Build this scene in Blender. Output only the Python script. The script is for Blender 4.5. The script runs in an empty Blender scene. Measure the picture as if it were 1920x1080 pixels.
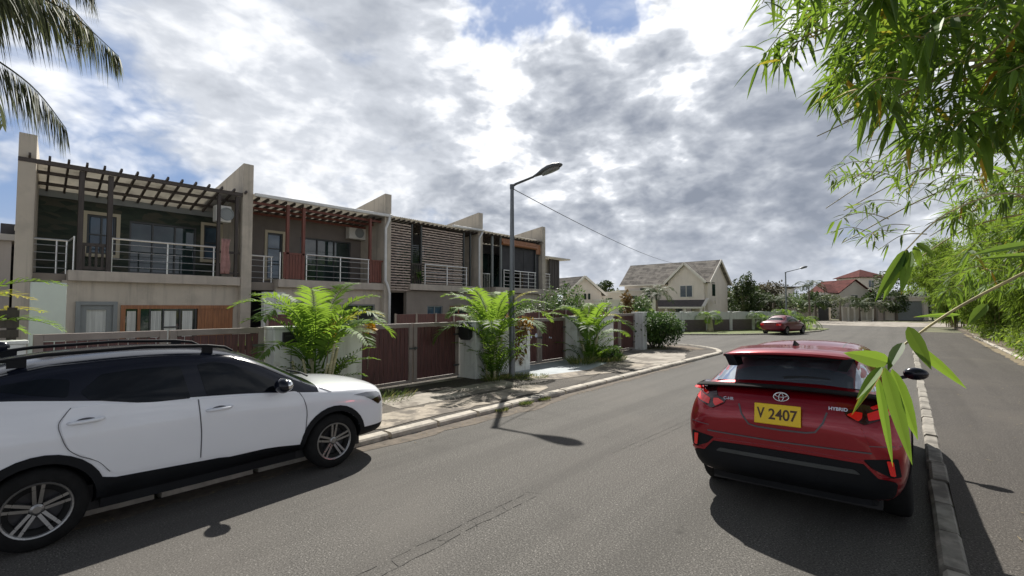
# Street of townhouses with two parked cars, seen from the right-hand path. Units: metres; +Y runs up the street, camera stands at the origin.
import bpy, bmesh, math, random
from mathutils import Vector, Matrix
from mathutils.bvhtree import BVHTree
R = math.radians
scene = bpy.context.scene
COL = scene.collection

# ------------------------------------------------------------------ camera
TH = math.atan(740/870.0); PITCH = math.atan(35/870.0)
cam = bpy.data.cameras.new('camera'); cam_o = bpy.data.objects.new('camera', cam); COL.objects.link(cam_o)
cam.sensor_width = 36; cam.lens = 870/1920*36; cam.clip_end = 3000; cam.clip_start = 0.05
cam_o.location = (0, 0, 1.96); cam_o.rotation_euler = (math.pi/2+PITCH, 0, TH)
scene.camera = cam_o

# ------------------------------------------------------------------ light
SUN_EL = R(46.8); SUN_AZ = math.atan2(-.603, .797)          # compass angle from +Y towards +X
sd = Vector((math.sin(SUN_AZ)*math.cos(SUN_EL), math.cos(SUN_AZ)*math.cos(SUN_EL), math.sin(SUN_EL)))
sun = bpy.data.lights.new('sun', 'SUN'); sun.energy = 5.0; sun.angle = R(0.6); sun.color = (1.0, .955, .88)
sun_o = bpy.data.objects.new('sun', sun); COL.objects.link(sun_o)
sun_o.rotation_euler = sd.to_track_quat('Z', 'Y').to_euler(); sun_o.location = (-20, 26, 40)
vs = scene.view_settings; vs.view_transform = 'Standard'; vs.look = 'None'; vs.gamma = 1; vs.use_curve_mapping = False
vs.exposure = 0.50
scene.cycles.max_bounces = 8; scene.cycles.transparent_max_bounces = 16

# ------------------------------------------------------------------ node helper
class NT:
    def __init__(s, tree): s.t = tree; s.n = tree.nodes; s.l = tree.links
    def new(s, kind, **kw):
        n = s.n.new(kind)
        for k, v in kw.items():
            if hasattr(n, k): setattr(n, k, v)
        return n
    def put(s, sock, v):
        if hasattr(v, 'is_output'): s.l.new(v, sock)
        else: sock.default_value = v
    def math(s, op, a, b=0.0, c=None, clamp=False):
        n = s.n.new('ShaderNodeMath'); n.operation = op; n.use_clamp = clamp
        s.put(n.inputs[0], a); s.put(n.inputs[1], b)
        if c is not None: s.put(n.inputs[2], c)
        return n.outputs[0]
    def vmath(s, op, a, b=None, sc=None):
        n = s.n.new('ShaderNodeVectorMath'); n.operation = op
        s.put(n.inputs[0], a)
        if b is not None: s.put(n.inputs[1], b)
        if sc is not None: s.put(n.inputs['Scale'], sc)
        return n.outputs['Value'] if op in ('DOT_PRODUCT', 'LENGTH', 'DISTANCE') else n.outputs[0]
    def noise(s, vec, scale, detail=4, rough=.55, dist=0.0, out='Fac', lac=2.0):
        n = s.n.new('ShaderNodeTexNoise'); s.put(n.inputs['Vector'], vec)
        n.inputs['Scale'].default_value = scale; n.inputs['Detail'].default_value = detail
        n.inputs['Roughness'].default_value = rough; n.inputs['Distortion'].default_value = dist
        n.inputs['Lacunarity'].default_value = lac
        return n.outputs[out]
    def ramp(s, fac, stops, interp='LINEAR'):
        n = s.n.new('ShaderNodeValToRGB'); n.color_ramp.interpolation = interp
        e = n.color_ramp.elements
        while len(e) < len(stops): e.new(.5)
        for el, (p, c) in zip(e, stops):
            el.position = p; el.color = c if len(c) == 4 else (*c, 1)
        s.put(n.inputs[0], fac); return n.outputs[0]
    def mix(s, fac, a, b, mode='MIX'):
        n = s.n.new('ShaderNodeMix'); n.data_type = 'RGBA'; n.blend_type = mode
        s.put(n.inputs[0], fac)
        s.put(n.inputs[6], a if hasattr(a, 'is_output') else (*a, 1)); s.put(n.inputs[7], b if hasattr(b, 'is_output') else (*b, 1))
        return n.outputs[2]
    def smooth(s, v, lo, hi):
        n = s.n.new('ShaderNodeMapRange'); n.interpolation_type = 'SMOOTHSTEP'
        s.put(n.inputs[0], v); n.inputs[1].default_value = lo; n.inputs[2].default_value = hi
        return n.outputs[0]

def V(right, ahead, z=0.0):
    """metres to the right of / ahead of the photographer's line of sight -> world"""
    return Vector((math.cos(TH)*right - math.sin(TH)*ahead, math.sin(TH)*right + math.cos(TH)*ahead, z))

# ------------------------------------------------------------------ world: sky with clouds
world = bpy.data.worlds.new('World'); scene.world = world; world.use_nodes = True
w = NT(world.node_tree); w.n.clear()
out = w.new('ShaderNodeOutputWorld'); bg = w.new('ShaderNodeBackground')
sky = w.new('ShaderNodeTexSky'); sky.sky_type = 'NISHITA'; sky.sun_disc = False
sky.sun_elevation = SUN_EL; sky.sun_rotation = SUN_AZ
sky.air_density = 1.0; sky.dust_density = .6; sky.ozone_density = 2.0
co = w.new('ShaderNodeTexCoord').outputs['Generated']
sep = w.new('ShaderNodeSeparateXYZ'); w.l.new(co, sep.inputs[0])
zc = w.math('MAXIMUM', sep.outputs[2], 0.0)
zz = w.math('ADD', zc, .85)
cmb = w.new('ShaderNodeCombineXYZ')
w.l.new(w.math('DIVIDE', sep.outputs[0], zz), cmb.inputs[0]); w.l.new(w.math('DIVIDE', sep.outputs[1], zz), cmb.inputs[1]); w.l.new(w.math('MULTIPLY', sep.outputs[2], 1.35), cmb.inputs[2])
P = cmb.outputs[0]
def px_dir(px, py):
    d = V((px-960)/870.0, 1.0); return Vector((d.x, d.y, (540-py)/870.0 + math.tan(PITCH))).normalized()
wn = w.noise(co, 2.6, 6, .62, out='Color')
CW = w.vmath('ADD', co, w.vmath('SCALE', w.vmath('SUBTRACT', wn, (.5, .5, .5)), sc=.42))
def blob(px, py, rad, soft=.7):
    """soft spot of the sky around one direction, edges ragged by the warp"""
    return w.math('SUBTRACT', 1.0, w.smooth(w.vmath('DISTANCE', CW, tuple(px_dir(px, py))), rad*(1-soft), rad*(1+soft)))
def total(lst):
    r = None
    for a, b, c, k in lst:
        v = w.math('MULTIPLY', blob(a, b, c), k); r = v if r is None else w.math('ADD', r, v)
    return r
def billow(vec, scale, vd=4):
    v = w.new('ShaderNodeTexVoronoi'); v.feature = 'F1'; v.normalize = True
    w.put(v.inputs['Vector'], vec); v.inputs['Scale'].default_value = scale; v.inputs['Detail'].default_value = vd; v.inputs['Roughness'].default_value = .6
    return w.math('SUBTRACT', 1.0, v.outputs['Distance'])
def clouds(off, det=9, vd=4):
    q = w.vmath('ADD', P, off)
    q = w.vmath('ADD', q, w.vmath('SCALE', w.vmath('SUBTRACT', w.noise(q, 4.5, 4, .6, out='Color'), (.5, .5, .5)), sc=.10))
    return w.math('ADD', w.math('MULTIPLY', w.noise(q, 3.4, det, .55), .50), w.math('MULTIPLY', billow(q, 4.4, vd), .50))
n1 = clouds((0, 0, 0)); na = clouds((.0, .0, .0), 8, 4); n1s = clouds((-.017, .022, .03), 8, 4)
lump = w.noise(w.vmath('ADD', CW, (5, 1, 2)), 4.2, 3.5, .5)
HOLES = [(965,15,.075,1.0),(1180,30,.06,1.0),(110,165,.15,.40),(-20,400,.11,.8),(600,372,.06,.5),(1110,-25,.06,.9),(330,330,.12,.35),(1560,480,.10,.2),(760,330,.07,.3)]
holes = w.math('MINIMUM', total(HOLES), 1.0)
dens = w.math('SUBTRACT', w.math('ADD', n1, .055), w.math('MULTIPLY', holes, .25))
cover = w.smooth(dens, .44, .60)
DARK = [(1120,190,.13,.8),(1500,240,.21,.65),(690,235,.11,.35),(800,320,.08,1.0),(1340,330,.14,.7),(560,60,.08,.5),(700,40,.07,.6),(1190,400,.10,.7),(1620,420,.12,.5),(1010,310,.08,.5),(880,200,.07,.3),(1400,470,.12,.3)]
BRI = [(1010,80,.12,1.0),(870,60,.10,.7),(940,150,.07,.9),(1230,90,.12,.8),(1400,60,.12,.5),(480,280,.10,.6),(1180,310,.08,.5),(770,140,.07,.6),(650,372,.06,.7),(250,290,.10,.5),(1030,520,.12,.3)]
dark = total(DARK); bri = total(BRI)
edge = w.math('MULTIPLY', w.math('SUBTRACT', na, n1s), 6.5)
mott = w.noise(w.vmath('ADD', P, (3, 9, 0)), 17.0, 5, .6, 1.0)               # small mackerel ripples
ripm = w.math('MULTIPLY', blob(420, 170, .50, .6), .30)
thick = w.smooth(dens, .55, .80)
shade = w.math('ADD', w.math('ADD', .70, edge), w.math('MULTIPLY', w.math('SUBTRACT', .5, lump), .60))
for v, k in ((thick, -.16), (dark, -.34), (bri, .30)): shade = w.math('ADD', shade, w.math('MULTIPLY', v, k))
shade = w.math('ADD', shade, w.math('MULTIPLY', w.math('SUBTRACT', mott, .5), w.math('ADD', .20, ripm)))
calm = w.math('MULTIPLY', w.math('MINIMUM', w.math('ADD', blob(230, 200, .42, .5), w.math('MULTIPLY', blob(520, 120, .28, .6), .6)), 1.0), .62)
shade = w.math('ADD', w.math('MULTIPLY', shade, w.math('SUBTRACT', 1.0, calm)), w.math('MULTIPLY', calm, .74))
shade = w.math('ADD', shade, .02)
ccol = w.ramp(shade, [(0.0, (.20,.225,.275)), (.28, (.275,.30,.35)), (.50, (.37,.395,.44)), (.72, (.51,.535,.58)), (.92, (.80,.81,.83))])
skyc = w.mix(1.0, sky.outputs[0], (.085,.085,.085), 'MULTIPLY')
deep = w.mix(.8, skyc, (.17,.25,.43))
full = w.mix(cover, deep, ccol)
hz = w.smooth(sep.outputs[2], .0, .20)
full = w.mix(hz, w.mix(.5, full, (.48,.51,.57)), full)
# unseen sky overhead and behind is dimmed to deepen shadows, brighter low down
high = w.smooth(sep.outputs[2], .60, .82)
full = w.mix(high, full, w.mix(1.0, full, (.36,.38,.42), 'MULTIPLY'))
fw = V(0, 1); back = w.smooth(w.vmath('DOT_PRODUCT', co, (fw.x, fw.y, -.55)), -.75, .15)
bk = w.mix(w.smooth(sep.outputs[2], .15, .60), (.92,.94,.98), (.34,.36,.40))
full = w.mix(back, w.mix(1.0, full, bk, 'MULTIPLY'), full)
world.cycles.sampling_method = 'MANUAL'; world.cycles.sample_map_resolution = 512
w.l.new(full, bg.inputs[0]); bg.inputs[1].default_value = 1.0
w.l.new(bg.outputs[0], out.inputs[0])

# ------------------------------------------------------------------ materials
def material(name):
    m = bpy.data.materials.new(name); m.use_nodes = True
    t = NT(m.node_tree); return m, t, t.n['Principled BSDF']
def surf(name, col, rough=.7, metal=0.0, var=.12, scale=3.0, bump=0.0, bscale=60.0, coat=0.0, tint=None, tscale=.6, tlo=.5, thi=.68, spec=.5, anis=None, streak=None):
    m, t, b = material(name)
    oc = t.new('ShaderNodeTexCoord').outputs['Object']
    if anis: oc = t.vmath('MULTIPLY', oc, anis)
    n = t.noise(oc, scale, 6, .6)
    c0 = tuple(c*(1-var) for c in col); c1 = tuple(min(1, c*(1+var)) for c in col)
    c = t.mix(t.smooth(n, .3, .7), c0, c1)
    if tint:
        c = t.mix(t.math('MULTIPLY', t.smooth(t.noise(oc, tscale, 7, .65), tlo, thi), .85), c, tint)
    if streak:
        so = t.vmath('MULTIPLY', oc, (6, 6, .35))
        c = t.mix(t.math('MULTIPLY', t.smooth(t.noise(so, 1.0, 6, .65), .48, .75), streak[0]), c, streak[1])
    t.l.new(c, b.inputs['Base Color'])
    b.inputs['Metallic'].default_value = metal; b.inputs['Coat Weight'].default_value = coat; b.inputs['Coat Roughness'].default_value = .04
    b.inputs['Specular IOR Level'].default_value = spec
    t.put(b.inputs['Roughness'], t.math('ADD', rough-.08, t.math('MULTIPLY', n, .16), clamp=True) if rough > .1 else rough)
    if bump:
        bn = t.new('ShaderNodeBump'); bn.inputs['Strength'].default_value = min(1, bump); bn.inputs['Distance'].default_value = .004 if bscale > 30 else .02
        t.put(bn.inputs['Height'], t.noise(oc, bscale, 4, .6)); t.l.new(bn.outputs[0], b.inputs['Normal'])
    return m
def translucent(name, col, *a, **k):
    m = surf(name, col, *a, **k); t = NT(m.node_tree); b = t.n['Principled BSDF']
    tr = t.new('ShaderNodeBsdfTranslucent'); t.l.new(b.inputs['Base Color'].links[0].from_socket, tr.inputs[0]); mx = t.new('ShaderNodeMixShader'); mx.inputs[0].default_value = .45
    t.l.new(b.outputs[0], mx.inputs[1]); t.l.new(tr.outputs[0], mx.inputs[2]); t.l.new(mx.outputs[0], t.n['Material Output'].inputs[0]); return m
def asphalt(name, base, light, patch, pscale=.35):
    m, t, b = material(name)
    oc = t.new('ShaderNodeTexCoord').outputs['Object']
    grain = t.noise(oc, 70, 3, .8); med = t.noise(oc, 28, 4, .7); big = t.noise(oc, pscale, 6, .62, .6); blot = t.noise(t.vmath('ADD', oc, (31,7,0)), .9, 5, .6)
    c = t.mix(t.smooth(grain, .36, .66), tuple(x*.38 for x in base), light)
    c = t.mix(t.smooth(t.noise(oc, 60, 2, .6), .60, .70), c, tuple(min(1,x*1.9) for x in light))
    c = t.mix(t.math('MULTIPLY', t.smooth(med, .35, .7), .35), c, base)
    c = t.mix(t.math('MULTIPLY', t.smooth(big, .48, .66), .6), c, patch)
    c = t.mix(t.math('MULTIPLY', t.smooth(blot, .56, .76), .35), c, tuple(x*.6 for x in base))
    track = t.noise(t.vmath('MULTIPLY', oc, (1.5, .06, 1)), 1.0, 5, .6)
    c = t.mix(t.math('MULTIPLY', t.smooth(track, .42, .68), .38), c, tuple(x*.55 for x in base))
    spot = t.noise(t.vmath('ADD', oc, (11, 3, 0)), 2.6, 3, .5)
    c = t.mix(t.math('MULTIPLY', t.smooth(spot, .70, .76), .6), c, tuple(x*.5 for x in base))
    t.l.new(c, b.inputs['Base Color']); b.inputs['Roughness'].default_value = .82; b.inputs['Specular IOR Level'].default_value = .15
    bn = t.new('ShaderNodeBump'); bn.inputs['Strength'].default_value = .55; bn.inputs['Distance'].default_value = .006
    t.put(bn.inputs['Height'], grain); t.l.new(bn.outputs[0], b.inputs['Normal'])
    return m
def leafmat(name, dark, light, dry=None, trans=.45, dryamt=.66, scale=2.2, rough=.6):
    """foliage: tones vary from clump to clump and leaf to leaf, light passes through"""
    m, t, b = material(name)
    oc = t.new('ShaderNodeTexCoord').outputs['Object']
    att = t.new('ShaderNodeAttribute'); att.attribute_name = 'tone'
    f = t.math('ADD', t.math('MULTIPLY', t.noise(oc, scale, 3, .5), .5), t.math('MULTIPLY', att.outputs['Fac'], .5))
    c = t.mix(t.smooth(f, .3, .7), dark, light)
    if dry: c = t.mix(t.smooth(att.outputs['Fac'], dryamt, dryamt+.06), c, dry)
    t.l.new(c, b.inputs['Base Color']); b.inputs['Roughness'].default_value = rough; b.inputs['Specular IOR Level'].default_value = .4
    tr = t.new('ShaderNodeBsdfTranslucent'); t.l.new(t.mix(.5, c, (.42,.62,.06), 'MIX') if trans > .4 else c, tr.inputs[0])
    mx = t.new('ShaderNodeMixShader'); mx.inputs[0].default_value = trans
    t.l.new(b.outputs[0], mx.inputs[1]); t.l.new(tr.outputs[0], mx.inputs[2])
    t.l.new(mx.outputs[0], t.n['Material Output'].inputs[0])
    return m
def glassmat(name, col, rough=.03, spec=.8, var=0):
    m, t, b = material(name)
    oc = t.new('ShaderNodeTexCoord').outputs['Object']
    t.l.new(t.mix(t.smooth(t.noise(oc, 1.3, 3, .5), .35, .65), tuple(c*.7 for c in col), tuple(c*1.3 for c in col)), b.inputs['Base Color'])
    b.inputs['Roughness'].default_value = rough; b.inputs['Specular IOR Level'].default_value = spec
    return m
def stonewall(name):
    m, t, b = material(name)
    oc = t.new('ShaderNodeTexCoord').outputs['Object']
    v = t.new('ShaderNodeTexVoronoi'); t.put(v.inputs['Vector'], t.vmath('ADD', t.vmath('MULTIPLY', oc, (1, 3.2, 9)), t.vmath('SCALE', t.noise(oc, 4, 3, out='Color'), sc=.25))); v.inputs['Scale'].default_value = 1.0
    c = t.ramp(v.outputs['Color'], [(0, (.016,.026,.02)), (.45, (.035,.05,.036)), (.75, (.07,.068,.05)), (1, (.03,.05,.038))])
    t.l.new(c, b.inputs['Base Color']); b.inputs['Roughness'].default_value = .85
    bn = t.new('ShaderNodeBump'); bn.inputs['Strength'].default_value = .8; bn.inputs['Distance'].default_value = .03
    t.put(bn.inputs['Height'], v.outputs['Distance']); t.l.new(bn.outputs[0], b.inputs['Normal'])
    return m
def shingles(name, a, bcol, sc=(3.0, 3.0, 5.0)):
    m, t, b = material(name)
    oc = t.new('ShaderNodeTexCoord').outputs['Object']
    br = t.new('ShaderNodeTexBrick'); t.put(br.inputs['Vector'], oc)
    uv = t.new('ShaderNodeTexCoord').outputs['UV']; t.put(br.inputs['Vector'], uv)
    br.inputs['Scale'].default_value = 1.0; br.inputs['Brick Width'].default_value = 1.3; br.inputs['Row Height'].default_value = .42
    br.inputs['Color1'].default_value = (*a, 1); br.inputs['Color2'].default_value = (*bcol, 1); br.inputs['Mortar'].default_value = (*[x*.35 for x in a], 1)
    br.inputs['Mortar Size'].default_value = .02; br.inputs['Bias'].default_value = -.1
    c = t.mix(t.math('MULTIPLY', t.smooth(t.noise(uv, 1.1, 4, .6), .45, .6), .45), br.outputs[0], tuple(x*1.3 for x in bcol))
    t.l.new(c, b.inputs['Base Color']); b.inputs['Roughness'].default_value = .95; b.inputs['Specular IOR Level'].default_value = .1
    return m

M = {}
M['asphalt'] = asphalt('road_asphalt', (.100,.095,.087), (.180,.171,.157), (.128,.119,.108))
M['asphalt_side'] = asphalt('path_asphalt', (.074,.067,.060), (.128,.117,.106), (.10,.09,.078), .5)
M['verge'] = asphalt('verge_asphalt', (.07,.063,.055), (.13,.115,.10), (.16,.14,.115), .6)
M['kerb_right'] = surf('grimy_kerb_concrete', (.27,.25,.215), .9, var=.25, scale=6, bump=.6, bscale=50, tint=(.11,.10,.085), tscale=2.0, tlo=.48, thi=.62)
M['concrete_path'] = surf('worn_concrete_paving', (.30,.27,.23), .9, var=.25, scale=2.2, bump=.6, bscale=45, tint=(.13,.11,.09), tscale=.9, tlo=.50, thi=.60)
M['concrete_dirty'] = surf('stained_concrete_paving', (.30,.26,.21), .9, var=.35, scale=3.5, bump=.6, bscale=45, tint=(.085,.072,.06), tscale=1.1, tlo=.46, thi=.56)
M['ramp'] = surf('painted_blue_grey_ramp', (.37,.40,.42), .8, var=.12, scale=2, bump=.3, tint=(.25,.28,.30), tscale=1.5)
M['kerb'] = surf('kerb_concrete', (.42,.385,.33), .9, var=.22, scale=6, bump=.6, bscale=50, tint=(.18,.16,.13), tscale=2.5, tlo=.55, thi=.7)
M['soil'] = surf('bare_soil', (.13,.10,.075), .95, var=.35, scale=5, bump=.9, bscale=35, tint=(.22,.19,.12), tscale=1.5)
M['ground'] = surf('dry_ground', (.12,.12,.065), .95, var=.3, scale=.5, tint=(.20,.17,.10), tscale=.1)
M['yard'] = surf('yard_paving', (.30,.27,.23), .9, var=.2, scale=2, bump=.3)
M['edge_dirt'] = surf('road_edge_dirt', (.115,.095,.075), .95, var=.35, scale=7, bump=.6, tint=(.16,.13,.10), tscale=3)
M['crack'] = surf('tar_crack', (.075,.071,.065), .9, var=.2)
M['grasspath'] = surf('grass_verge', (.12,.15,.05), .95, var=.4, scale=3, bump=.9, bscale=40, tint=(.24,.21,.12), tscale=.8)
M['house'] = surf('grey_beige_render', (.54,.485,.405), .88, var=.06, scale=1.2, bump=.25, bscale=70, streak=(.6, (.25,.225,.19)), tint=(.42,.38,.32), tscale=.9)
M['house_dark'] = surf('darker_brown_render', (.27,.235,.20), .88, var=.1, scale=1.5, bump=.25, streak=(.3, (.19,.17,.15)))  # darker brown tone for recessed slabs and some lower walls
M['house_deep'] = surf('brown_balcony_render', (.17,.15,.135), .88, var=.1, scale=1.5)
M['slab'] = surf('concrete_slab_edge', (.48,.43,.37), .88, var=.1, scale=2.0, bump=.3, streak=(.5, (.25,.22,.19)))
M['stone'] = stonewall('dark_stone_cladding')
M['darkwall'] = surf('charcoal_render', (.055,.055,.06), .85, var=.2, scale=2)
M['white_wall'] = surf('weathered_white_render', (.66,.68,.655), .85, var=.06, scale=1.5, bump=.3, bscale=60, tint=(.42,.42,.38), tscale=1.3, tlo=.54, thi=.70, streak=(.55, (.33,.33,.30)))
M['mint'] = surf('pale_mint_render', (.60,.68,.62), .8, var=.05, scale=1.5)
M['timber'] = surf('dark_brown_timber', (.058,.047,.042), .6, var=.3, scale=3, anis=(6,6,.6))
M['pergola'] = surf('weathered_pergola_timber', (.075,.062,.055), .65, var=.3, scale=4, anis=(1,8,8))
M['redwood'] = surf('red_brown_timber', (.17,.058,.042), .55, var=.25, scale=4, anis=(6,6,.6))
M['orangewood'] = surf('varnished_orange_timber', (.30,.125,.05), .45, var=.25, scale=4, anis=(6,6,.6))
M['gate'] = surf('maroon_gate_board', (.088,.034,.031), .55, var=.35, scale=3, anis=(9,9,.7), streak=(.5, (.055,.025,.025)))
M['gate_frame'] = surf('grey_brown_gate_frame', (.25,.215,.19), .6, var=.12, scale=3)
M['slats'] = surf('woven_brown_slats', (.47,.385,.33), .7, var=.35, scale=6, anis=(1,1,6))
M['steel'] = surf('brushed_stainless_rail', (.74,.74,.72), .3, metal=.85, var=.05)
M['sheet'] = translucent('pale_roof_sheet', (.62,.60,.55), .55, var=.08, scale=3, tint=(.4,.38,.34), tscale=2)
M['gutter'] = surf('white_gutter', (.72,.73,.72), .5, var=.06, streak=(.3,(.45,.45,.42)))
M['pane'] = glassmat('dark_window_glass', (.022,.04,.038))
M['pane_blue'] = glassmat('bluish_window_glass', (.05,.09,.13))
M['curtain'] = surf('white_curtain', (.62,.64,.60), .8, var=.2, scale=2, anis=(1,9,.3))
M['frame_grey'] = surf('grey_window_frame', (.23,.25,.25), .5, var=.06)
M['frame_beige'] = surf('beige_window_surround', (.50,.45,.33), .7, var=.06)
M['frame_dark'] = surf('dark_window_frame', (.05,.055,.055), .4, var=.1)
M['ac'] = surf('white_condenser_casing', (.62,.62,.58), .5, var=.05)
M['black'] = surf('black_plastic', (.018,.018,.02), .5, var=.2)
M['pole'] = surf('galvanised_lamp_pole', (.20,.215,.23), .5, metal=.5, var=.2, scale=2.5, anis=(4,4,.6))
M['lamp_body'] = surf('grey_lamp_casing', (.10,.11,.12), .45, metal=.3, var=.15)
M['lens'] = glassmat('lamp_lens', (.25,.27,.28), .15)
M['cream'] = surf('cream_pink_render', (.72,.65,.575), .88, var=.05, scale=.8, streak=(.25,(.5,.44,.37)))
M['cream_pale'] = surf('pale_trim', (.72,.68,.61), .8, var=.05)
M['roof_grey'] = shingles('grey_shingles', (.13,.12,.11), (.25,.23,.205))
M['roof_red'] = shingles('red_brown_shingles', (.085,.03,.028), (.13,.045,.04))
M['roof_dark'] = surf('dark_awning_roof', (.085,.075,.075), .8, var=.25, scale=4)
M['panel_brown'] = surf('brown_grey_fence_panel', (.13,.108,.105), .8, var=.15, scale=3, anis=(1,1,5))
M['trunk'] = surf('grey_brown_bark', (.17,.14,.11), .9, var=.3, scale=9, bump=.8, bscale=25, anis=(1,1,3))
M['cane'] = surf('pale_palm_stem', (.40,.38,.24), .7, var=.3, scale=8, anis=(.5,.5,9))
M['bamboo_cane'] = surf('yellow_brown_bamboo_stem', (.30,.25,.09), .5, var=.35, scale=9)
M['palm_leaf'] = leafmat('areca_leaf', (.020,.072,.012), (.105,.205,.028), (.50,.36,.04), .5, .93, 1.6)
M['palm_old'] = leafmat('olive_palm_leaflet', (.07,.085,.045), (.17,.19,.09), (.32,.25,.13), .38, .72, 2)
M['bamboo_leaf'] = leafmat('bamboo_leaf', (.015,.05,.010), (.13,.25,.03), (.50,.24,.03), .42, .87, 3)
M['bamboo_far'] = leafmat('bamboo_hedge_leaf', (.04,.085,.016), (.19,.26,.04), (.40,.33,.11), .42, .90, .9)
M['shrub_leaf'] = leafmat('dark_shrub_leaf', (.025,.065,.015), (.12,.21,.04), (.26,.32,.07), .3, .9, 1.6)
M['tree_leaf'] = leafmat('tree_leaf', (.03,.055,.018), (.085,.12,.035), (.16,.15,.06), .25, .9, .7, .6)
M['tree_brown'] = leafmat('brownish_tree_leaf', (.055,.055,.03), (.13,.11,.06), (.18,.13,.08), .25, .9, .7, .6)
M['tree_pale'] = leafmat('pale_leaf', (.07,.12,.04), (.19,.27,.09), (.38,.40,.2), .35, .92, 1.2, .5)
M['flower'] = surf('orange_yellow_leaf', (.62,.36,.03), .6, var=.3, scale=9)
M['brown_leaf'] = leafmat('bronze_leaf', (.12,.08,.03), (.24,.15,.05), (.4,.27,.05), .35, .8)
M['grass'] = leafmat('grass_blade', (.07,.12,.025), (.20,.23,.06), (.38,.33,.13), .35, .8, 3)
M['litter'] = surf('dry_leaf_litter', (.19,.15,.09), .9, var=.4, scale=20)
M['wire'] = surf('overhead_wire', (.06,.065,.075), .6)
M['cloth'] = surf('faded_pink_cloth', (.42,.24,.22), .95, var=.2, scale=6)
M['sign_blue'] = surf('white_blue_sticker', (.6,.65,.8), .4, var=.3, scale=40)
M['yellow_wall'] = surf('pale_yellow_render', (.68,.62,.38), .85, var=.05)
M['pot'] = surf('plant_pot', (.30,.13,.07), .8)
M['hill'] = surf('wooded_hill', (.05,.075,.035), .95, var=.4, scale=.3)
# cars
def paint(name, col, rough=.25, metal=0.0, flake=False, coat=1.0, spec=.5):
    m, t, b = material(name)
    oc = t.new('ShaderNodeTexCoord').outputs['Object']
    n = t.noise(oc, 2.0, 4, .5)
    t.l.new(t.mix(n, tuple(c*.96 for c in col), tuple(min(1,c*1.04) for c in col)), b.inputs['Base Color'])
    b.inputs['Metallic'].default_value = metal; b.inputs['Roughness'].default_value = rough
    b.inputs['Coat Weight'].default_value = coat; b.inputs['Specular IOR Level'].default_value = spec
    dust = t.noise(oc, 14, 6, .7)
    t.put(b.inputs['Coat Roughness'], t.math('ADD', .02, t.math('MULTIPLY', t.smooth(dust, .4, .8), .10)))
    return m
M['car_white'] = paint('white_car_paint', (.80,.82,.86), .3)
M['car_black'] = paint('black_car_roof_paint', (.008,.010,.018), .2, coat=.35, spec=.25)
M['car_red'] = paint('metallic_red_paint', (.27,.001,.010), .28, .5, coat=.8)
M['car_red_old'] = paint('dark_red_sedan_paint', (.16,.004,.020), .35, 0, coat=.5)
M['car_glass'] = glassmat('tinted_car_glass', (.005,.007,.010), .03, .35)
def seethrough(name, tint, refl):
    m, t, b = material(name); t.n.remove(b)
    df = t.new('ShaderNodeBsdfDiffuse'); df.inputs[0].default_value = (.40,.46,.56,1)  # pale blue diffuse stands in for sky reflected on the glass
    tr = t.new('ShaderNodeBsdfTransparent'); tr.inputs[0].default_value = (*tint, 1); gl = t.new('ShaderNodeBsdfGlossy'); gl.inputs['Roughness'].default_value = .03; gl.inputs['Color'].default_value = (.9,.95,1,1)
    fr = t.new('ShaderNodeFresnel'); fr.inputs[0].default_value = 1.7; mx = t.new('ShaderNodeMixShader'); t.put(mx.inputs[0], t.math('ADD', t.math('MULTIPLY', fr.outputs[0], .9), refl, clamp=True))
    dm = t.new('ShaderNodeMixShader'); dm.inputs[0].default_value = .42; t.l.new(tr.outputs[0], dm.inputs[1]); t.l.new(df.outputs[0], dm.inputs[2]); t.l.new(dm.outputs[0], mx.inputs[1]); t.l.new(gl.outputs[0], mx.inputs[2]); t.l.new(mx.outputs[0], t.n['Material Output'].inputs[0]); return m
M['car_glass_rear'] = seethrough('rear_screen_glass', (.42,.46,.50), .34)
M['cladding'] = surf('black_car_cladding', (.009,.010,.012), .6, spec=.2, var=.2, bump=.2, bscale=200)
M['seam'] = surf('panel_gap', (.11,.11,.12), .8)
M['tyre'] = surf('tyre_rubber', (.013,.013,.013), .9, spec=.2, var=.25, scale=12)
M['rim'] = surf('machined_alloy', (.30,.30,.30), .34, metal=.9, var=.05)
M['rim_dark'] = surf('dark_alloy_recess', (.045,.045,.05), .4, metal=.4)
M['chrome'] = surf('chrome_badge', (.8,.8,.8), .12, metal=1.0, var=.02)
M['lamp_red'] = paint('red_lamp_lens', (.90,.015,.012), .15)
M['lamp_dark'] = paint('smoked_lamp_lens', (.03,.004,.006), .12)
M['lamp_clear'] = glassmat('clear_lamp_lens', (.25,.26,.28), .05, 1.0)
M['plate'] = surf('yellow_number_plate', (.86,.58,.008), .4, var=.03)
M['plate_text'] = surf('plate_lettering', (.07,.03,.01), .5)

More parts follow.
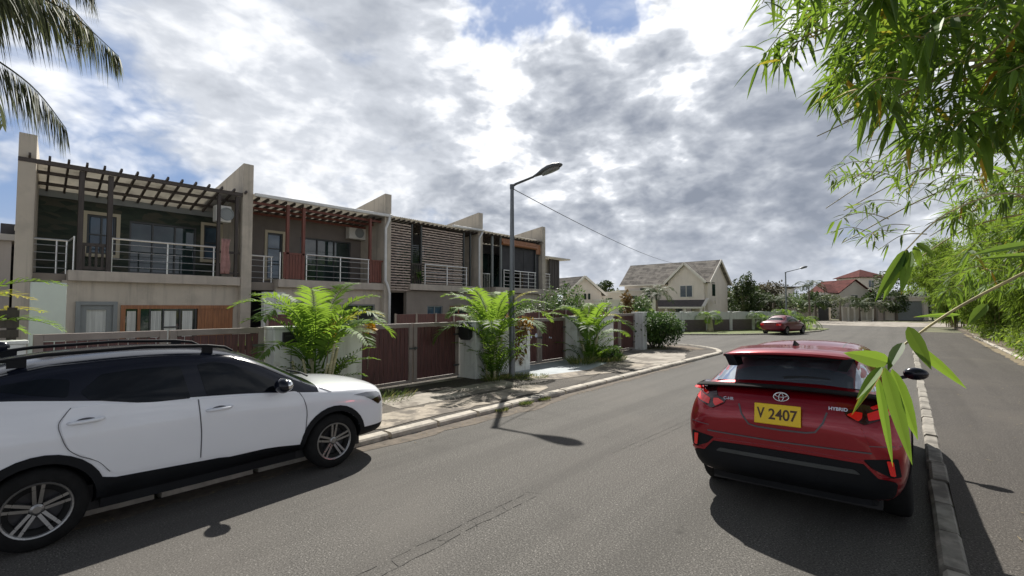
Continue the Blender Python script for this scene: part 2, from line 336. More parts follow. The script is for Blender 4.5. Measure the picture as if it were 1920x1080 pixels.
# ------------------------------------------------------------------ object helpers
WM = {}
def thing(name, label, cat, loc=(0,0,0), rz=0.0, group=None, kind=None):
    o = bpy.data.objects.new(name, None); COL.objects.link(o)
    o.location = loc; o.rotation_euler = (0, 0, rz); o.empty_display_size = .3
    o['label'] = label; o['category'] = cat
    if group: o['group'] = group
    WM[o.name] = Matrix.Translation(Vector(loc)) @ Matrix.Rotation(rz, 4, 'Z')
    return o
class MB:
    """collects faces in world metres (or in the local metres of a parent when local=True)"""
    def __init__(s): s.v = []; s.f = []; s.mi = []; s.tone = []; s.uv = None
    def add(s, vs, fs, mi=0, tone=None):
        b = len(s.v); s.v += [tuple(p) for p in vs]
        for f in fs: s.f.append([b+i for i in f]); s.mi.append(mi)
        if tone is not None:
            while len(s.tone) < b: s.tone.append(.5)
            s.tone += list(tone) if hasattr(tone, '__len__') else [tone]*len(vs)
        return s
    def box(s, x0, x1, y0, y1, z0, z1, mi=0):
        if x0 > x1: x0, x1 = x1, x0
        if y0 > y1: y0, y1 = y1, y0
        if z0 > z1: z0, z1 = z1, z0
        v = [(x0,y0,z0),(x1,y0,z0),(x1,y1,z0),(x0,y1,z0),(x0,y0,z1),(x1,y0,z1),(x1,y1,z1),(x0,y1,z1)]
        return s.add(v, [(0,3,2,1),(4,5,6,7),(0,1,5,4),(1,2,6,5),(2,3,7,6),(3,0,4,7)], mi)
    def bar(s, a, b, w, h, mi=0):
        """square bar from a to b, w across, h upright"""
        a = Vector(a); b = Vector(b); d = (b-a).normalized()
        up = Vector((0,0,1)) if abs(d.z) < .95 else Vector((1,0,0))
        sd_ = d.cross(up).normalized(); up = sd_.cross(d)
        v = []
        for p in (a, b):
            for i, j in ((-1,-1),(1,-1),(1,1),(-1,1)): v.append(p + sd_*(w/2*i) + up*(h/2*j))
        return s.add(v, [(0,1,2,3),(7,6,5,4),(0,4,5,1),(1,5,6,2),(2,6,7,3),(3,7,4,0)], mi)
    def tube(s, pts, rads, n=8, mi=0, cap=True, tone=None):
        pts = [Vector(p) for p in pts]
        if not hasattr(rads, '__len__'): rads = [rads]*len(pts)
        rings = []; prev = None; vs = []
        for i, p in enumerate(pts):
            d = (pts[min(i+1, len(pts)-1)] - pts[max(i-1, 0)]).normalized()
            if prev is None: a = d.cross(Vector((0,0,1)) if abs(d.z) < .9 else Vector((1,0,0))).normalized()
            else: a = (prev - d*prev.dot(d)).normalized()
            prev = a; b = d.cross(a)
            for k in range(n):
                t = 2*math.pi*k/n; vs.append(p + (a*math.cos(t) + b*math.sin(t))*rads[i])
        fs = []
        for i in range(len(pts)-1):
            for k in range(n): fs.append((i*n+k, i*n+(k+1)%n, (i+1)*n+(k+1)%n, (i+1)*n+k))
        if cap: fs += [tuple(range(n-1, -1, -1)), tuple((len(pts)-1)*n+k for k in range(n))]
        return s.add(vs, fs, mi, tone)
    def prism(s, poly, axis, a, b, mi=0):
        """polygon extruded along an axis; poly gives the two other coordinates in x,y,z order"""
        def P_(p, t): return (t, p[0], p[1]) if axis == 'x' else (p[0], t, p[1]) if axis == 'y' else (p[0], p[1], t)
        n = len(poly); v = [P_(p, a) for p in poly] + [P_(p, b) for p in poly]
        f = [tuple(range(n)), tuple(range(2*n-1, n-1, -1))] + [(i, i+n, (i+1)%n+n, (i+1)%n) for i in range(n)]
        return s.add(v, f, mi)
    def lathe(s, prof, origin, axis='x', n=32, mi=0):
        """profile (distance along axis, radius) turned about an axis"""
        o = Vector(origin); vs = []
        for (t, r) in prof:
            for k in range(n):
                a = 2*math.pi*k/n; c, q = math.cos(a)*r, math.sin(a)*r
                vs.append(o + (Vector((t, c, q)) if axis == 'x' else Vector((c, t, q)) if axis == 'y' else Vector((c, q, t))))
        fs = []
        for i in range(len(prof)-1):
            for k in range(n): fs.append((i*n+k, (i+1)*n+k, (i+1)*n+(k+1)%n, i*n+(k+1)%n))
        return s.add(vs, fs, mi)
    def build(s, name, mats, parent=None, smooth=False, local=False, bevel=0, fix=True, **tags):
        me = bpy.data.meshes.new(name); vs = s.v
        if parent is not None and not local:
            inv = WM[parent.name].inverted(); vs = [inv @ Vector(p) for p in vs]
        me.from_pydata([tuple(p) for p in vs], [], s.f)
        ms = mats if isinstance(mats, (list, tuple)) else [mats]
        for m in ms: me.materials.append(m)
        if len(ms) > 1: me.polygons.foreach_set('material_index', s.mi)
        if s.tone:
            while len(s.tone) < len(s.v): s.tone.append(.5)
            at = me.attributes.new('tone', 'FLOAT', 'POINT'); at.data.foreach_set('value', s.tone)
        if s.uv:
            ul = me.uv_layers.new(name='uv'); i = 0
            for p in me.polygons:
                for li in p.loop_indices: ul.data[li].uv = s.uv[me.loops[li].vertex_index]
        if fix and not s.tone:
            bm = bmesh.new(); bm.from_mesh(me); bmesh.ops.recalc_face_normals(bm, faces=bm.faces); bm.to_mesh(me); bm.free()
        if smooth:
            for p in me.polygons: p.use_smooth = True
        me.update()
        o = bpy.data.objects.new(name, me); COL.objects.link(o)
        if bevel:
            bv = o.modifiers.new('bevel', 'BEVEL'); bv.width = bevel; bv.segments = 2; bv.limit_method = 'ANGLE'; bv.harden_normals = False
        if parent is not None: o.parent = parent; WM[o.name] = WM[parent.name]
        else: WM[o.name] = Matrix()
        for k, v in tags.items(): o['category' if k == 'cat' else k] = v
        return o
def struct(name, mb, m, **k):
    return mb.build(name, m, None, kind='structure', **k)
def whole(name, mb, m, label, cat, loc, group=None, **k):
    """a thing that is one mesh, its origin at its base"""
    t = Matrix.Translation(Vector(loc)); mb.v = [tuple(Vector(p)-Vector(loc)) for p in mb.v]
    o = mb.build(name, m, None, label=label, cat=cat, **k); o.location = loc; WM[o.name] = t
    if group: o['group'] = group
    return o
def copy_tree(o, parent=None):
    c = o.copy(); COL.objects.link(c); c.parent = parent
    for ch in list(o.children): copy_tree(ch, c)
    return c

def holes_wall(mb, x0, x1, y0, y1, z0, z1, holes, mi=0):
    """wall standing in the YZ plane between x0 and x1, with rectangular openings (ya,yb,za,zb)"""
    ys = sorted({y0, y1, *[h[0] for h in holes], *[h[1] for h in holes]}); zs = sorted({z0, z1, *[h[2] for h in holes], *[h[3] for h in holes]})
    nz = len(zs)
    ins = lambda y, z: any(h[0] < y < h[1] and h[2] < z < h[3] for h in holes)
    solid = [[not ins((ys[i]+ys[i+1])/2, (zs[j]+zs[j+1])/2) for j in range(nz-1)] for i in range(len(ys)-1)]
    vs = [(x, y, z) for x in (x0, x1) for y in ys for z in zs]
    I = lambda s_, i, j: s_*len(ys)*nz + i*nz + j
    fs = []
    for i in range(len(ys)-1):
        for j in range(nz-1):
            if not solid[i][j]: continue
            for s_ in (0, 1): fs.append((I(s_,i,j), I(s_,i+1,j), I(s_,i+1,j+1), I(s_,i,j+1)))
            if i == 0 or not solid[i-1][j]: fs.append((I(0,i,j), I(1,i,j), I(1,i,j+1), I(0,i,j+1)))
            if i == len(ys)-2 or not solid[i+1][j]: fs.append((I(0,i+1,j), I(1,i+1,j), I(1,i+1,j+1), I(0,i+1,j+1)))
            if j == 0 or not solid[i][j-1]: fs.append((I(0,i,j), I(1,i,j), I(1,i+1,j), I(0,i+1,j)))
            if j == nz-2 or not solid[i][j+1]: fs.append((I(0,i,j+1), I(1,i,j+1), I(1,i+1,j+1), I(0,i+1,j+1)))
    return mb.add(vs, fs, mi)

def rounded(poly, r, n=4):
    out = []; m = len(poly)
    for i in range(m):
        p = Vector(poly[i]); a = Vector(poly[i-1])-p; b = Vector(poly[(i+1)%m])-p
        d = min(r, a.length*.45, b.length*.45); a = p+a.normalized()*d; b = p+b.normalized()*d
        for k in range(n+1):
            t = k/n; out.append(tuple(a*(1-t)**2 + p*2*t*(1-t) + b*t*t))
    return out
def ribbon(pts, w):
    pts = [Vector(p) for p in pts]; L_ = []; R_ = []
    for i, p in enumerate(pts):
        d = (pts[min(i+1, len(pts)-1)]-pts[max(i-1, 0)]).normalized(); n = Vector((-d.y, d.x))*w/2
        L_.append(tuple(p+n)); R_.append(tuple(p-n))
    return L_ + R_[::-1]
def curve2(pts, n=6):
    """Catmull-Rom through points (any dimension)"""
    P_ = [Vector(p) for p in pts]; out = []
    for i in range(len(P_)-1):
        a = P_[max(i-1, 0)]; b = P_[i]; c = P_[i+1]; d = P_[min(i+2, len(P_)-1)]
        for k in range(n):
            t = k/n; out.append((b*2 + (c-a)*t + (a*2-b*5+c*4-d)*t*t + (b*3-a-c*3+d)*t**3)*.5)
    out.append(P_[-1]); return out

def patch(bvh, poly, axis, off, name, mat, parent, step=.05, depth=.012, smooth=True, label=None):
    """a panel laid on a car body: a 2-D outline thrown on to the surface along an axis"""
    sgn = 1 if axis[1] == '+' else -1; ax = axis[0]
    def P3(p, t): return Vector((t, p[0], p[1])) if ax == 'x' else Vector((p[0], t, p[1])) if ax == 'y' else Vector((p[0], p[1], t))
    dirn = Vector((0,0,0)); dirn['xyz'.index(ax)] = -sgn
    bm = bmesh.new(); vs = [bm.verts.new((p[0], p[1], 0)) for p in poly]
    bm.faces.new(vs)
    xs = [p[0] for p in poly]; ys = [p[1] for p in poly]
    for k, (lo, hi) in enumerate(((min(xs), max(xs)), (min(ys), max(ys)))):
        q = lo+step
        while q < hi-step*.3:
            co_ = [0,0,0]; co_[k] = q; no = [0,0,0]; no[k] = 1
            bmesh.ops.bisect_plane(bm, geom=bm.verts[:]+bm.edges[:]+bm.faces[:], plane_co=co_, plane_no=no)
            q += step
    bm.normal_update()
    last = None; miss = []
    for v in bm.verts:
        h = bvh.ray_cast(P3((v.co.x, v.co.y), 3.0*sgn + (3.0 if ax == 'y' else 0)), dirn)
        q = (v.co.x, v.co.y)
        if h[0] is None: miss.append((v, q)); continue
        t = h[0]['xyz'.index(ax)] + off*sgn; v.co = P3(q, t); last = t
    ok = [v for v in bm.verts if v not in {m[0] for m in miss}]
    for v, q in miss:
        if not ok: break
        best = min(ok, key=lambda u: (P3(q, 0)-Vector([0 if i == 'xyz'.index(ax) else c for i, c in enumerate(u.co)])).length)
        v.co = P3(q, best.co['xyz'.index(ax)])
    bedges = [e for e in bm.edges if len(e.link_faces) == 1]
    r = bmesh.ops.extrude_edge_only(bm, edges=bedges)
    sk = [e for e in r['geom'] if isinstance(e, bmesh.types.BMVert)]
    for v in sk: v.co += dirn*(depth+off)
    bmesh.ops.recalc_face_normals(bm, faces=bm.faces)
    # outward
    f0 = max(bm.faces, key=lambda f: abs(f.normal['xyz'.index(ax)]))
    if f0.normal['xyz'.index(ax)]*sgn < 0: bmesh.ops.reverse_faces(bm, faces=bm.faces)
    for e in bm.edges:
        if e.calc_face_angle(0) > .7: e.smooth = False
    me = bpy.data.meshes.new(name); bm.to_mesh(me); bm.free(); me.materials.append(mat)
    for p in me.polygons: p.use_smooth = smooth
    o = bpy.data.objects.new(name, me); COL.objects.link(o); o.parent = parent; WM[o.name] = WM[parent.name]
    if label: o['label'] = label
    return o

def car_body(stations, rowmat, mats, parent, wheels, wr, levels=2, creases=(), name='body', cabin=None):
    """half sections (y, [(x,z)...]) skinned, mirrored, smoothed, wheel openings cut; returns the mesh object and its BVH (car's own metres)"""
    n = len(stations[0][1]); bm = bmesh.new(); rings = []
    for y, prof in stations:
        rt = [bm.verts.new((x, y, z)) for x, z in prof]
        lf = [rt[0]] + [bm.verts.new((-x, y, z)) for x, z in prof[1:-1]] + [rt[-1]]
        rings.append((rt, lf))
    for k in range(len(rings)-1):
        for i in range(n-1):
            mi = rowmat(k, i)
            for s_ in (0, 1):
                f = bm.faces.new((rings[k][s_][i], rings[k][s_][i+1], rings[k+1][s_][i+1], rings[k+1][s_][i])); f.material_index = mi
    for rg, k in ((rings[0], 0), (rings[-1], len(rings)-2)):
        rt, lf = rg
        for i in range(n-1):
            q = [rt[i], rt[i+1], lf[i+1], lf[i]]; q = list(dict.fromkeys(q)); f = bm.faces.new(q); f.material_index = rowmat(k, i)
    bmesh.ops.recalc_face_normals(bm, faces=bm.faces)
    cl = bm.edges.layers.float.new('crease_edge')
    for row, val in creases:
        for k in range(len(rings)-1):
            for s_ in (0, 1):
                e = bm.edges.get((rings[k][s_][row], rings[k+1][s_][row]))
                if e: e[cl] = val
    me = bpy.data.meshes.new(name); bm.to_mesh(me); bm.free()
    for m in mats: me.materials.append(m)
    o = bpy.data.objects.new(name, me); COL.objects.link(o)
    sb = o.modifiers.new('sub', 'SUBSURF'); sb.levels = levels; sb.render_levels = levels
    cuts = []
    for (wy, wz) in wheels:
        for s_ in (-1, 1):
            cme = bpy.data.meshes.new('cut'); cb = bmesh.new()
            bmesh.ops.create_cone(cb, cap_ends=True, segments=40, radius1=wr, radius2=wr, depth=.5, matrix=Matrix.Translation((s_*.83, wy, wz)) @ Matrix.Rotation(math.pi/2, 4, 'Y'))
            cb.to_mesh(cme); cb.free(); cme.materials.append(M['cladding'])
            c = bpy.data.objects.new('cut', cme); COL.objects.link(c); cuts.append(c)
            b = o.modifiers.new('b', 'BOOLEAN'); b.operation = 'DIFFERENCE'; b.solver = 'EXACT'; b.object = c; b.material_mode = 'TRANSFER'
    if cabin:
        poly, ya, yb = cabin; cme = bpy.data.meshes.new('cut'); k = len(poly)
        cme.from_pydata([(x, ya, z) for x, z in poly]+[(x, yb, z) for x, z in poly], [], [tuple(range(k)), tuple(range(2*k-1, k-1, -1))]+[(i, i+k, (i+1)%k+k, (i+1)%k) for i in range(k)])
        cb = bmesh.new(); cb.from_mesh(cme); bmesh.ops.recalc_face_normals(cb, faces=cb.faces); cb.to_mesh(cme); cb.free(); cme.materials.append(M['cladding'])
        c = bpy.data.objects.new('cut', cme); COL.objects.link(c); cuts.append(c)
        b = o.modifiers.new('b', 'BOOLEAN'); b.operation = 'DIFFERENCE'; b.solver = 'EXACT'; b.object = c; b.material_mode = 'TRANSFER'
    dg = bpy.context.evaluated_depsgraph_get(); dg.update()
    ev = o.evaluated_get(dg); me2 = bpy.data.meshes.new_from_object(ev)
    bv = bmesh.new(); bv.from_mesh(me2)
    for e in bv.edges:
        if e.calc_face_angle(0) > .75: e.smooth = False
    bv.to_mesh(me2); bv.free()
    o.modifiers.clear(); 
    # BVH of the uncut body so that panels near the arches find a surface
    sb = o.modifiers.new('sub', 'SUBSURF'); sb.levels = levels; dg.update(); ev = o.evaluated_get(dg); um = bpy.data.meshes.new_from_object(ev)
    bmu = bmesh.new(); bmu.from_mesh(um); bvh = BVHTree.FromBMesh(bmu); bmu.free()
    o.modifiers.clear(); o.data = me2
    for p in me2.polygons: p.use_smooth = True
    bpy.data.meshes.remove(me); bpy.data.meshes.remove(um)
    for c in cuts: cm = c.data; bpy.data.objects.remove(c); bpy.data.meshes.remove(cm)
    o.parent = parent; WM[o.name] = WM[parent.name]
    return o, bvh

def wheel(parent, x, y, r, side, spokes=5, double=True, w=.21, rimr=.66):
    """tyre with an alloy rim facing outwards (side = +1 right, -1 left), in car metres"""
    s_ = side; t = MB()
    prof = [(-w/2, r*.60), (-w/2-.004, r*.78), (-w/2+.012, r*.93), (-w/2+.035, r*.985), (0, r), (w/2-.035, r*.985), (w/2-.012, r*.93), (w/2+.004, r*.78), (w/2, r*rimr+.004), (w/2-.015, r*rimr-.01), (w/2-.015, r*.5), (-w/2, r*.5), (-w/2, r*.60)]
    t.lathe([(a*s_, b) for a, b in prof], (x, y, r), 'x', 40)
    tyre = t.build('wheel', M['tyre'], parent, smooth=True, local=True)
    rm = MB(); R_ = r*rimr; xf = w/2-.004
    rm.lathe([(s_*(xf-.012), R_-.024), (s_*xf, R_-.016), (s_*(xf+.004), R_-.004), (s_*(xf-.006), R_+.004)], (x, y, r), 'x', 40, 0)
    rm.lathe([(s_*(xf-.014), R_-.02), (s_*(xf-.08), R_-.03), (s_*(xf-.10), .01)], (x, y, r), 'x', 40, 1)
    for k in range(spokes):
        for off in ((-1, 1) if double else (0,)):
            a = 2*math.pi*k/spokes + .3; ca, sa = math.cos(a), math.sin(a)
            def pt(rad, lat, dx): return (x+s_*dx, y+ca*rad-sa*lat, r+sa*rad+ca*lat)
            l0 = .016*off; l1 = .030*off; hw0 = .013; hw1 = .012 if double else .03
            if not double: hw0 = .03
            v = [pt(.045, l0-hw0, xf-.03), pt(.045, l0+hw0, xf-.03), pt(R_-.015, l1+hw1, xf-.004), pt(R_-.015, l1-hw1, xf-.004),
                 pt(.045, l0-hw0, xf-.06), pt(.045, l0+hw0, xf-.06), pt(R_-.015, l1+hw1, xf-.04), pt(R_-.015, l1-hw1, xf-.04)]
            rm.add(v, [(0,1,2,3),(7,6,5,4),(0,4,5,1),(1,5,6,2),(2,6,7,3),(3,7,4,0)], 0)
    rm.lathe([(s_*(xf-.06), .05), (s_*(xf-.028), .045), (s_*(xf-.020), .028), (s_*(xf-.020), .0)], (x, y, r), 'x', 20, 0)
    rim = rm.build('rim', [M['rim'], M['rim_dark']], tyre, local=True)
    return tyre
def ellipsoid(mb, c, rx, ry, rz, n=10, m=8, mi=0, flat=None):
    vs = []; c = Vector(c)
    for i in range(m+1):
        a = math.pi*i/m
        for k in range(n):
            b = 2*math.pi*k/n; vs.append(c+Vector((rx*math.sin(a)*math.cos(b), ry*math.sin(a)*math.sin(b), rz*math.cos(a))))
    fs = [(i*n+k, i*n+(k+1)%n, (i+1)*n+(k+1)%n, (i+1)*n+k) for i in range(m) for k in range(n)]
    return mb.add(vs, fs, mi)
def text_mesh(txt, size, name, mat, parent, mtx, depth=.002, extrude=None, shear=0, xs=1.0):
    cu = bpy.data.curves.new('t', 'FONT'); cu.body = txt; cu.size = size; cu.extrude = depth; cu.align_x = 'CENTER'; cu.align_y = 'CENTER'; cu.shear = shear
    if extrude: cu.offset = extrude
    to = bpy.data.objects.new('t', cu); COL.objects.link(to)
    dg = bpy.context.evaluated_depsgraph_get(); dg.update()
    me = bpy.data.meshes.new_from_object(to.evaluated_get(dg)); bpy.data.objects.remove(to); bpy.data.curves.remove(cu)
    me.transform(mtx @ Matrix.Diagonal((xs, 1, 1, 1))); me.materials.clear(); me.materials.append(mat); me.name = name
    o = bpy.data.objects.new(name, me); COL.objects.link(o); o.parent = parent; WM[o.name] = WM[parent.name]
    return o

# ================================================================== THE SETTING
random.seed(4)
m = MB(); m.add([(-600,-300,-.03),(600,-300,-.03),(600,900,-.03),(-600,900,-.03)], [(0,1,2,3)]); struct('ground', m, M['ground'])
def sheet(name, poly, z, mat, kind='structure', **k):
    mb = MB(); mb.add([(p[0], p[1], z) for p in poly], [tuple(range(len(poly)))])
    return mb.build(name, mat, None, kind=kind, **k)
arc = lambda cx, cy, r, a0, a1, n=8: [(cx+r*math.cos(R(a0+(a1-a0)*i/n)), cy+r*math.sin(R(a0+(a1-a0)*i/n))) for i in range(n+1)]
road_poly = [(.20,-30),(.20,46),(1.2,52),(1.0,66),(-1,76),(-4,80),(-16,74),(-17,66),(-11,57),(-5.2,49)] + [(-5.4,44),(-6.2,40),(-7.6,36.5),(-9.4,34)] + [(-11.5,32.2),(-15,31.2),(-60,31.2),(-60,23.6)] + [(-11,23.6)] + arc(-9.6,19.9,3.7,90,0) + [(-5.9,17),(-5.9,-30)]
sheet('road', road_poly, 0.0, M['asphalt'])
# left pavement: asphalt verge, worn concrete drives crossing it
LP = [(-6.1,-30),(-6.1,17)] + arc(-9.6,19.9,3.5,0,90)[1:] + [(-60,23.4),(-60,-30)]
mb = MB(); n = len(LP)
mb.add([(p[0],p[1],.055) for p in LP]+[(p[0],p[1],-.02) for p in LP], [tuple(range(n))] + [(i,(i+1)%n,(i+1)%n+n,i+n) for i in range(n)])
struct('pavement_left', mb, M['verge'])
def wob(poly, amp=.07, step=.35, seed=1):
    rnd = random.Random(seed); out = []
    for i, p in enumerate(poly):
        q = poly[(i+1)%len(poly)]; d = math.hypot(q[0]-p[0], q[1]-p[1]); k = max(1, int(d/step))
        for j in range(k):
            t = j/k; out.append((p[0]+(q[0]-p[0])*t+rnd.uniform(-amp, amp), p[1]+(q[1]-p[1])*t+rnd.uniform(-amp, amp)))
    return out
sheet('driveway_slab_first', wob([(-9.2,.3),(-7.1,.3),(-7.1,3.9),(-9.2,3.9)], .03), .060, M['concrete_path'])
sheet('driveway_slab_second', wob([(-8.15,5.4),(-7.25,5.3),(-7.2,8.9),(-8.1,9.1)], .03), .060, M['concrete_path'])
sheet('driveway_strip_second', wob([(-9.28,5.5),(-9.02,5.5),(-9.02,8.75),(-9.28,8.75)], .015), .060, M['concrete_path'])
sheet('broken_paving_second', wob([(-7.12,3.2),(-6.35,3.4),(-6.3,8.6),(-6.75,9.2),(-7.08,8.9)], .09, .3, 3), .064, M['concrete_dirty'])
sheet('driveway_slab_fourth', wob([(-9.25,16.6),(-7.5,15.2),(-6.5,13.0),(-6.2,13.2),(-6.2,17.2),(-7.4,20.3),(-9.25,19.6)], .08, .4, 5), .060, M['concrete_path'])
sheet('worn_paving_third', wob([(-7.9,9.9),(-7.3,9.6),(-6.25,12.6),(-6.55,15.2),(-7.7,14.6)], .1, .35, 8), .064, M['concrete_dirty'])
sheet('corner_dirt_patch', wob([(-8.9,20.0),(-7.2,20.4),(-6.9,21.6),(-8.2,22.6),(-9.1,22.6)], .1, .4, 9), .064, M['soil'])
# blue grey ramp
mb = MB(); mb.add([(-9.28,9.95,.09),(-7.75,10.2,.065),(-7.35,12.2,.065),(-7.75,14.1,.065),(-9.28,14.2,.09),(-9.28,9.95,0),(-7.75,10.2,0),(-7.35,12.2,0),(-7.75,14.1,0),(-9.28,14.2,0)], [(0,1,2,3,4),(0,1,6,5),(1,2,7,6),(2,3,8,7),(3,4,9,8)])
struct('driveway_ramp', mb, M['ramp'])
# kerbs of separate stones
def kerb(name, pts, w, h, seg, mat, seed):
    rnd = random.Random(seed); mb = MB()
    L_ = [Vector((p[0], p[1], 0)) for p in pts]; acc = 0; samples = [L_[0]]
    for a, b in zip(L_, L_[1:]):
        d = (b-a).length; k = max(1, round(d/seg))
        for i in range(1, k+1): samples.append(a+(b-a)*i/k)
    for a, b in zip(samples, samples[1:]):
        d = (b-a).normalized(); nn = Vector((-d.y, d.x, 0)); g = .013+rnd.random()*.02; hh = h+rnd.uniform(-.008,.008); o = rnd.uniform(-.012,.012)
        a2 = a+d*g+nn*o; b2 = b-d*g+nn*(o+rnd.uniform(-.01,.01)); c = .025
        v = []
        for p in (a2, b2):
            for (t, z) in ((-w/2,-.03),(-w/2,hh-c),(-w/2+c,hh),(w/2-c,hh+.004),(w/2,hh-c),(w/2,-.03)): v.append(p+nn*t+Vector((0,0,z)))
        mb.add(v, [tuple(range(6)), tuple(range(11,5,-1))] + [(i,i+6,(i+1)%6+6,(i+1)%6) for i in range(6)])
    return mb.build(name, mat, None, kind='structure')
kerb('kerb_left', [(-5.99,-8),(-5.99,17.2)] + arc(-9.6,19.9,3.6,5,90), .21, .085, .95, M['kerb'], 2)
kerb('kerb_right', [(.22,-6),(.22,34),(.40,44)], .16, .10, .75, M['kerb_right'], 3)
kerb('kerb_far_side', [(3.12,8),(3.12,30),(3.3,46)], .16, .14, 1.2, M['kerb'], 4)
kerb('kerb_junction', [(-5.3,44),(-6.1,40),(-7.5,36.6),(-9.3,34.1),(-11.4,32.4),(-15,31.4),(-40,31.4)], .2, .09, 1.0, M['kerb'], 5)
mb = MB(); mb.box(.29,3.06,-30,46,-.02,.085); struct('pavement_right', mb, M['asphalt_side'])
mb = MB(); mb.box(3.18,40,-30,60,-.02,.15); struct('planting_bed', mb, M['soil'])
sheet('path_patch_worn', wob([(1.2,6.2),(2.9,6.0),(2.95,8.6),(1.6,9.3)], .09, .3, 20), .090, M['concrete_dirty'])
sheet('path_litter', wob([(2.7,18),(3.02,16),(3.02,44),(2.85,44)], .05, .3, 24), .090, M['litter'])
sheet('road_edge_dirt', wob([(-5.88,-3),(-5.62,-3),(-5.60,5),(-5.45,7),(-5.66,9),(-5.70,16.5),(-5.88,16.5)], .06, .3, 31), .004, M['edge_dirt'])
# far verge, apron and yards
sheet('grass_verge', [(-60,31.4),(-15,31.5),(-11.6,32.5),(-9.4,34.3),(-7.7,36.8),(-6.2,40.2),(-5.4,44.2),(-5.2,49),(-11,57),(-60,57)], .04, M['grasspath'])
sheet('concrete_apron', [(-15.5,66.5),(-9.5,60),(-1,58),(5,62),(5,72),(-4,79),(-15,73)], .012, M['concrete_path'])
sheet('front_yards', [(-9.42,-6),(-9.42,21.2),(-17.4,21.2),(-17.4,-6)], .062, M['yard'])
# cracks in the carriageway (tar seam lines seen in front)
mb = MB(); rnd = random.Random(9)
def crack(a, b, wd, jag, steps):
    a = Vector((*a, .004)); b = Vector((*b, .004)); d = (b-a); nn = Vector((-d.y, d.x, 0)).normalized(); o = 0; pts = []
    for i in range(steps+1):
        o = o*.7+rnd.uniform(-jag, jag); pts.append(a+d*i/steps+nn*o)
    for i in range(steps):
        if rnd.random() < .12: continue
        w_ = wd*rnd.uniform(.5,1.5); mb.add([pts[i]+nn*w_/2, pts[i+1]+nn*w_/2, pts[i+1]-nn*w_/2, pts[i]-nn*w_/2], [(0,1,2,3)])
crack((-3.13,-.5),(-3.10,3.9),.007,.008,70); crack((-2.97,-.5),(-2.98,3.9),.007,.008,70)
for y in (.6,1.15,1.7,2.2,2.6,3.1,3.5,3.9): crack((-3.12,y),(-2.97,y+rnd.uniform(-.1,.1)),.006,.005,5)
crack((-3.06,5.6),(-2.92,8.6),.006,.008,40); crack((-2.94,5.9),(-2.84,8.1),.006,.008,30)
crack((-5.6,6.2),(-4.9,6.5),.012,.03,10)
struct('road_cracks', mb, M['crack'])
# hills far away
for (nm, r, a, wd, ht, dp) in (('hill', 70, 190, 60, 9, 30), ('hill', -60, 260, 160, 6, 40), ('hill', 190, 220, 90, 8, 40)):
    mb = MB(); N = 30; vs = []
    c0 = V(r, a)
    for i in range(N+1):
        for j in range(9):
            u = i/N*2-1; v_ = j/8*2-1
            p = V(r+u*wd, a+v_*dp); h = ht*max(0, (1-u*u))*max(0,(1-v_*v_))*(1+.25*math.sin(u*9+r)+.1*math.sin(u*23)); vs.append((p.x, p.y, h-.1))
    mb.add(vs, [(i*9+j,(i+1)*9+j,(i+1)*9+j+1,i*9+j+1) for i in range(N) for j in range(8)]); struct(nm, mb, M['hill'], smooth=True)

# ================================================================== TERRACE OF TOWNHOUSES
FX = -15.7; BX = -17.4
YS = [.70, 5.79, 10.96, 16.24, 21.39]
def railing(mb, x, y0, y1, z0, ztop, posts, nbar=4, inner=.03):
    mb.tube([(x, y0, ztop), (x, y1, ztop)], .028, 8)
    for y in posts: mb.tube([(x, y, z0-.02), (x, y, ztop)], .022, 8)
    for k in range(nbar):
        z = z0+.14+(ztop-z0-.28)*k/(nbar-1); mb.tube([(x+inner, y0, z), (x+inner, y1, z)], .009, 6)
def window(root, x, y0, y1, z0, z1, frame, pane, surround=None, mull=1, trans=0, fw=.05):
    f = MB()
    f.box(x-.03, x+.05, y0, y0+fw, z0, z1); f.box(x-.03, x+.05, y1-fw, y1, z0, z1); f.box(x-.03, x+.05, y0+fw, y1-fw, z1-fw, z1); f.box(x-.03, x+.05, y0+fw, y1-fw, z0, z0+fw)
    for k in range(mull): yy = y0+(y1-y0)*(k+1)/(mull+1); f.box(x-.025, x+.04, yy-fw*.4, yy+fw*.4, z0+fw, z1-fw)
    for k in range(trans): zz = z0+(z1-z0)*(k+1)/(trans+1); f.box(x-.024, x+.035, y0+fw, y1-fw, zz-fw*.3, zz+fw*.3)
    fr = f.build('window', M[frame], root)
    p = MB(); p.box(x-.02, x-.005, y0+fw, y1-fw, z0+fw, z1-fw); p.build('pane', M[pane], fr)
    if surround:
        s_ = MB(); b = .09; X0, X1 = x+.005, x+.11
        s_.box(X0, X1, y0-b, y0-.002, z0-b, z1+b); s_.box(X0, X1, y1+.002, y1+b, z0-b, z1+b); s_.box(X0, X1, y0-.001, y1+.001, z1+.002, z1+b); s_.box(X0, X1+.04, y0-.001, y1+.001, z0-b, z0-.002)
        s_.build('window_surround', M[surround], fr)
    return fr
def aircon(root, x, y, z, w=.75, h=.52):
    a = MB(); a.box(x-.15, x+.15, y-w/2, y+w/2, z, z+h); o = a.build('air_conditioner', M['ac'], root, bevel=.02)
    f = MB(); f.lathe([(0,.20),(.02,.20),(.02,.17),(.005,.16),(.005,0)], (x+.15, y+.08, z+h/2), 'x', 24); f.build('fan_grille', M['frame_grey'], o)
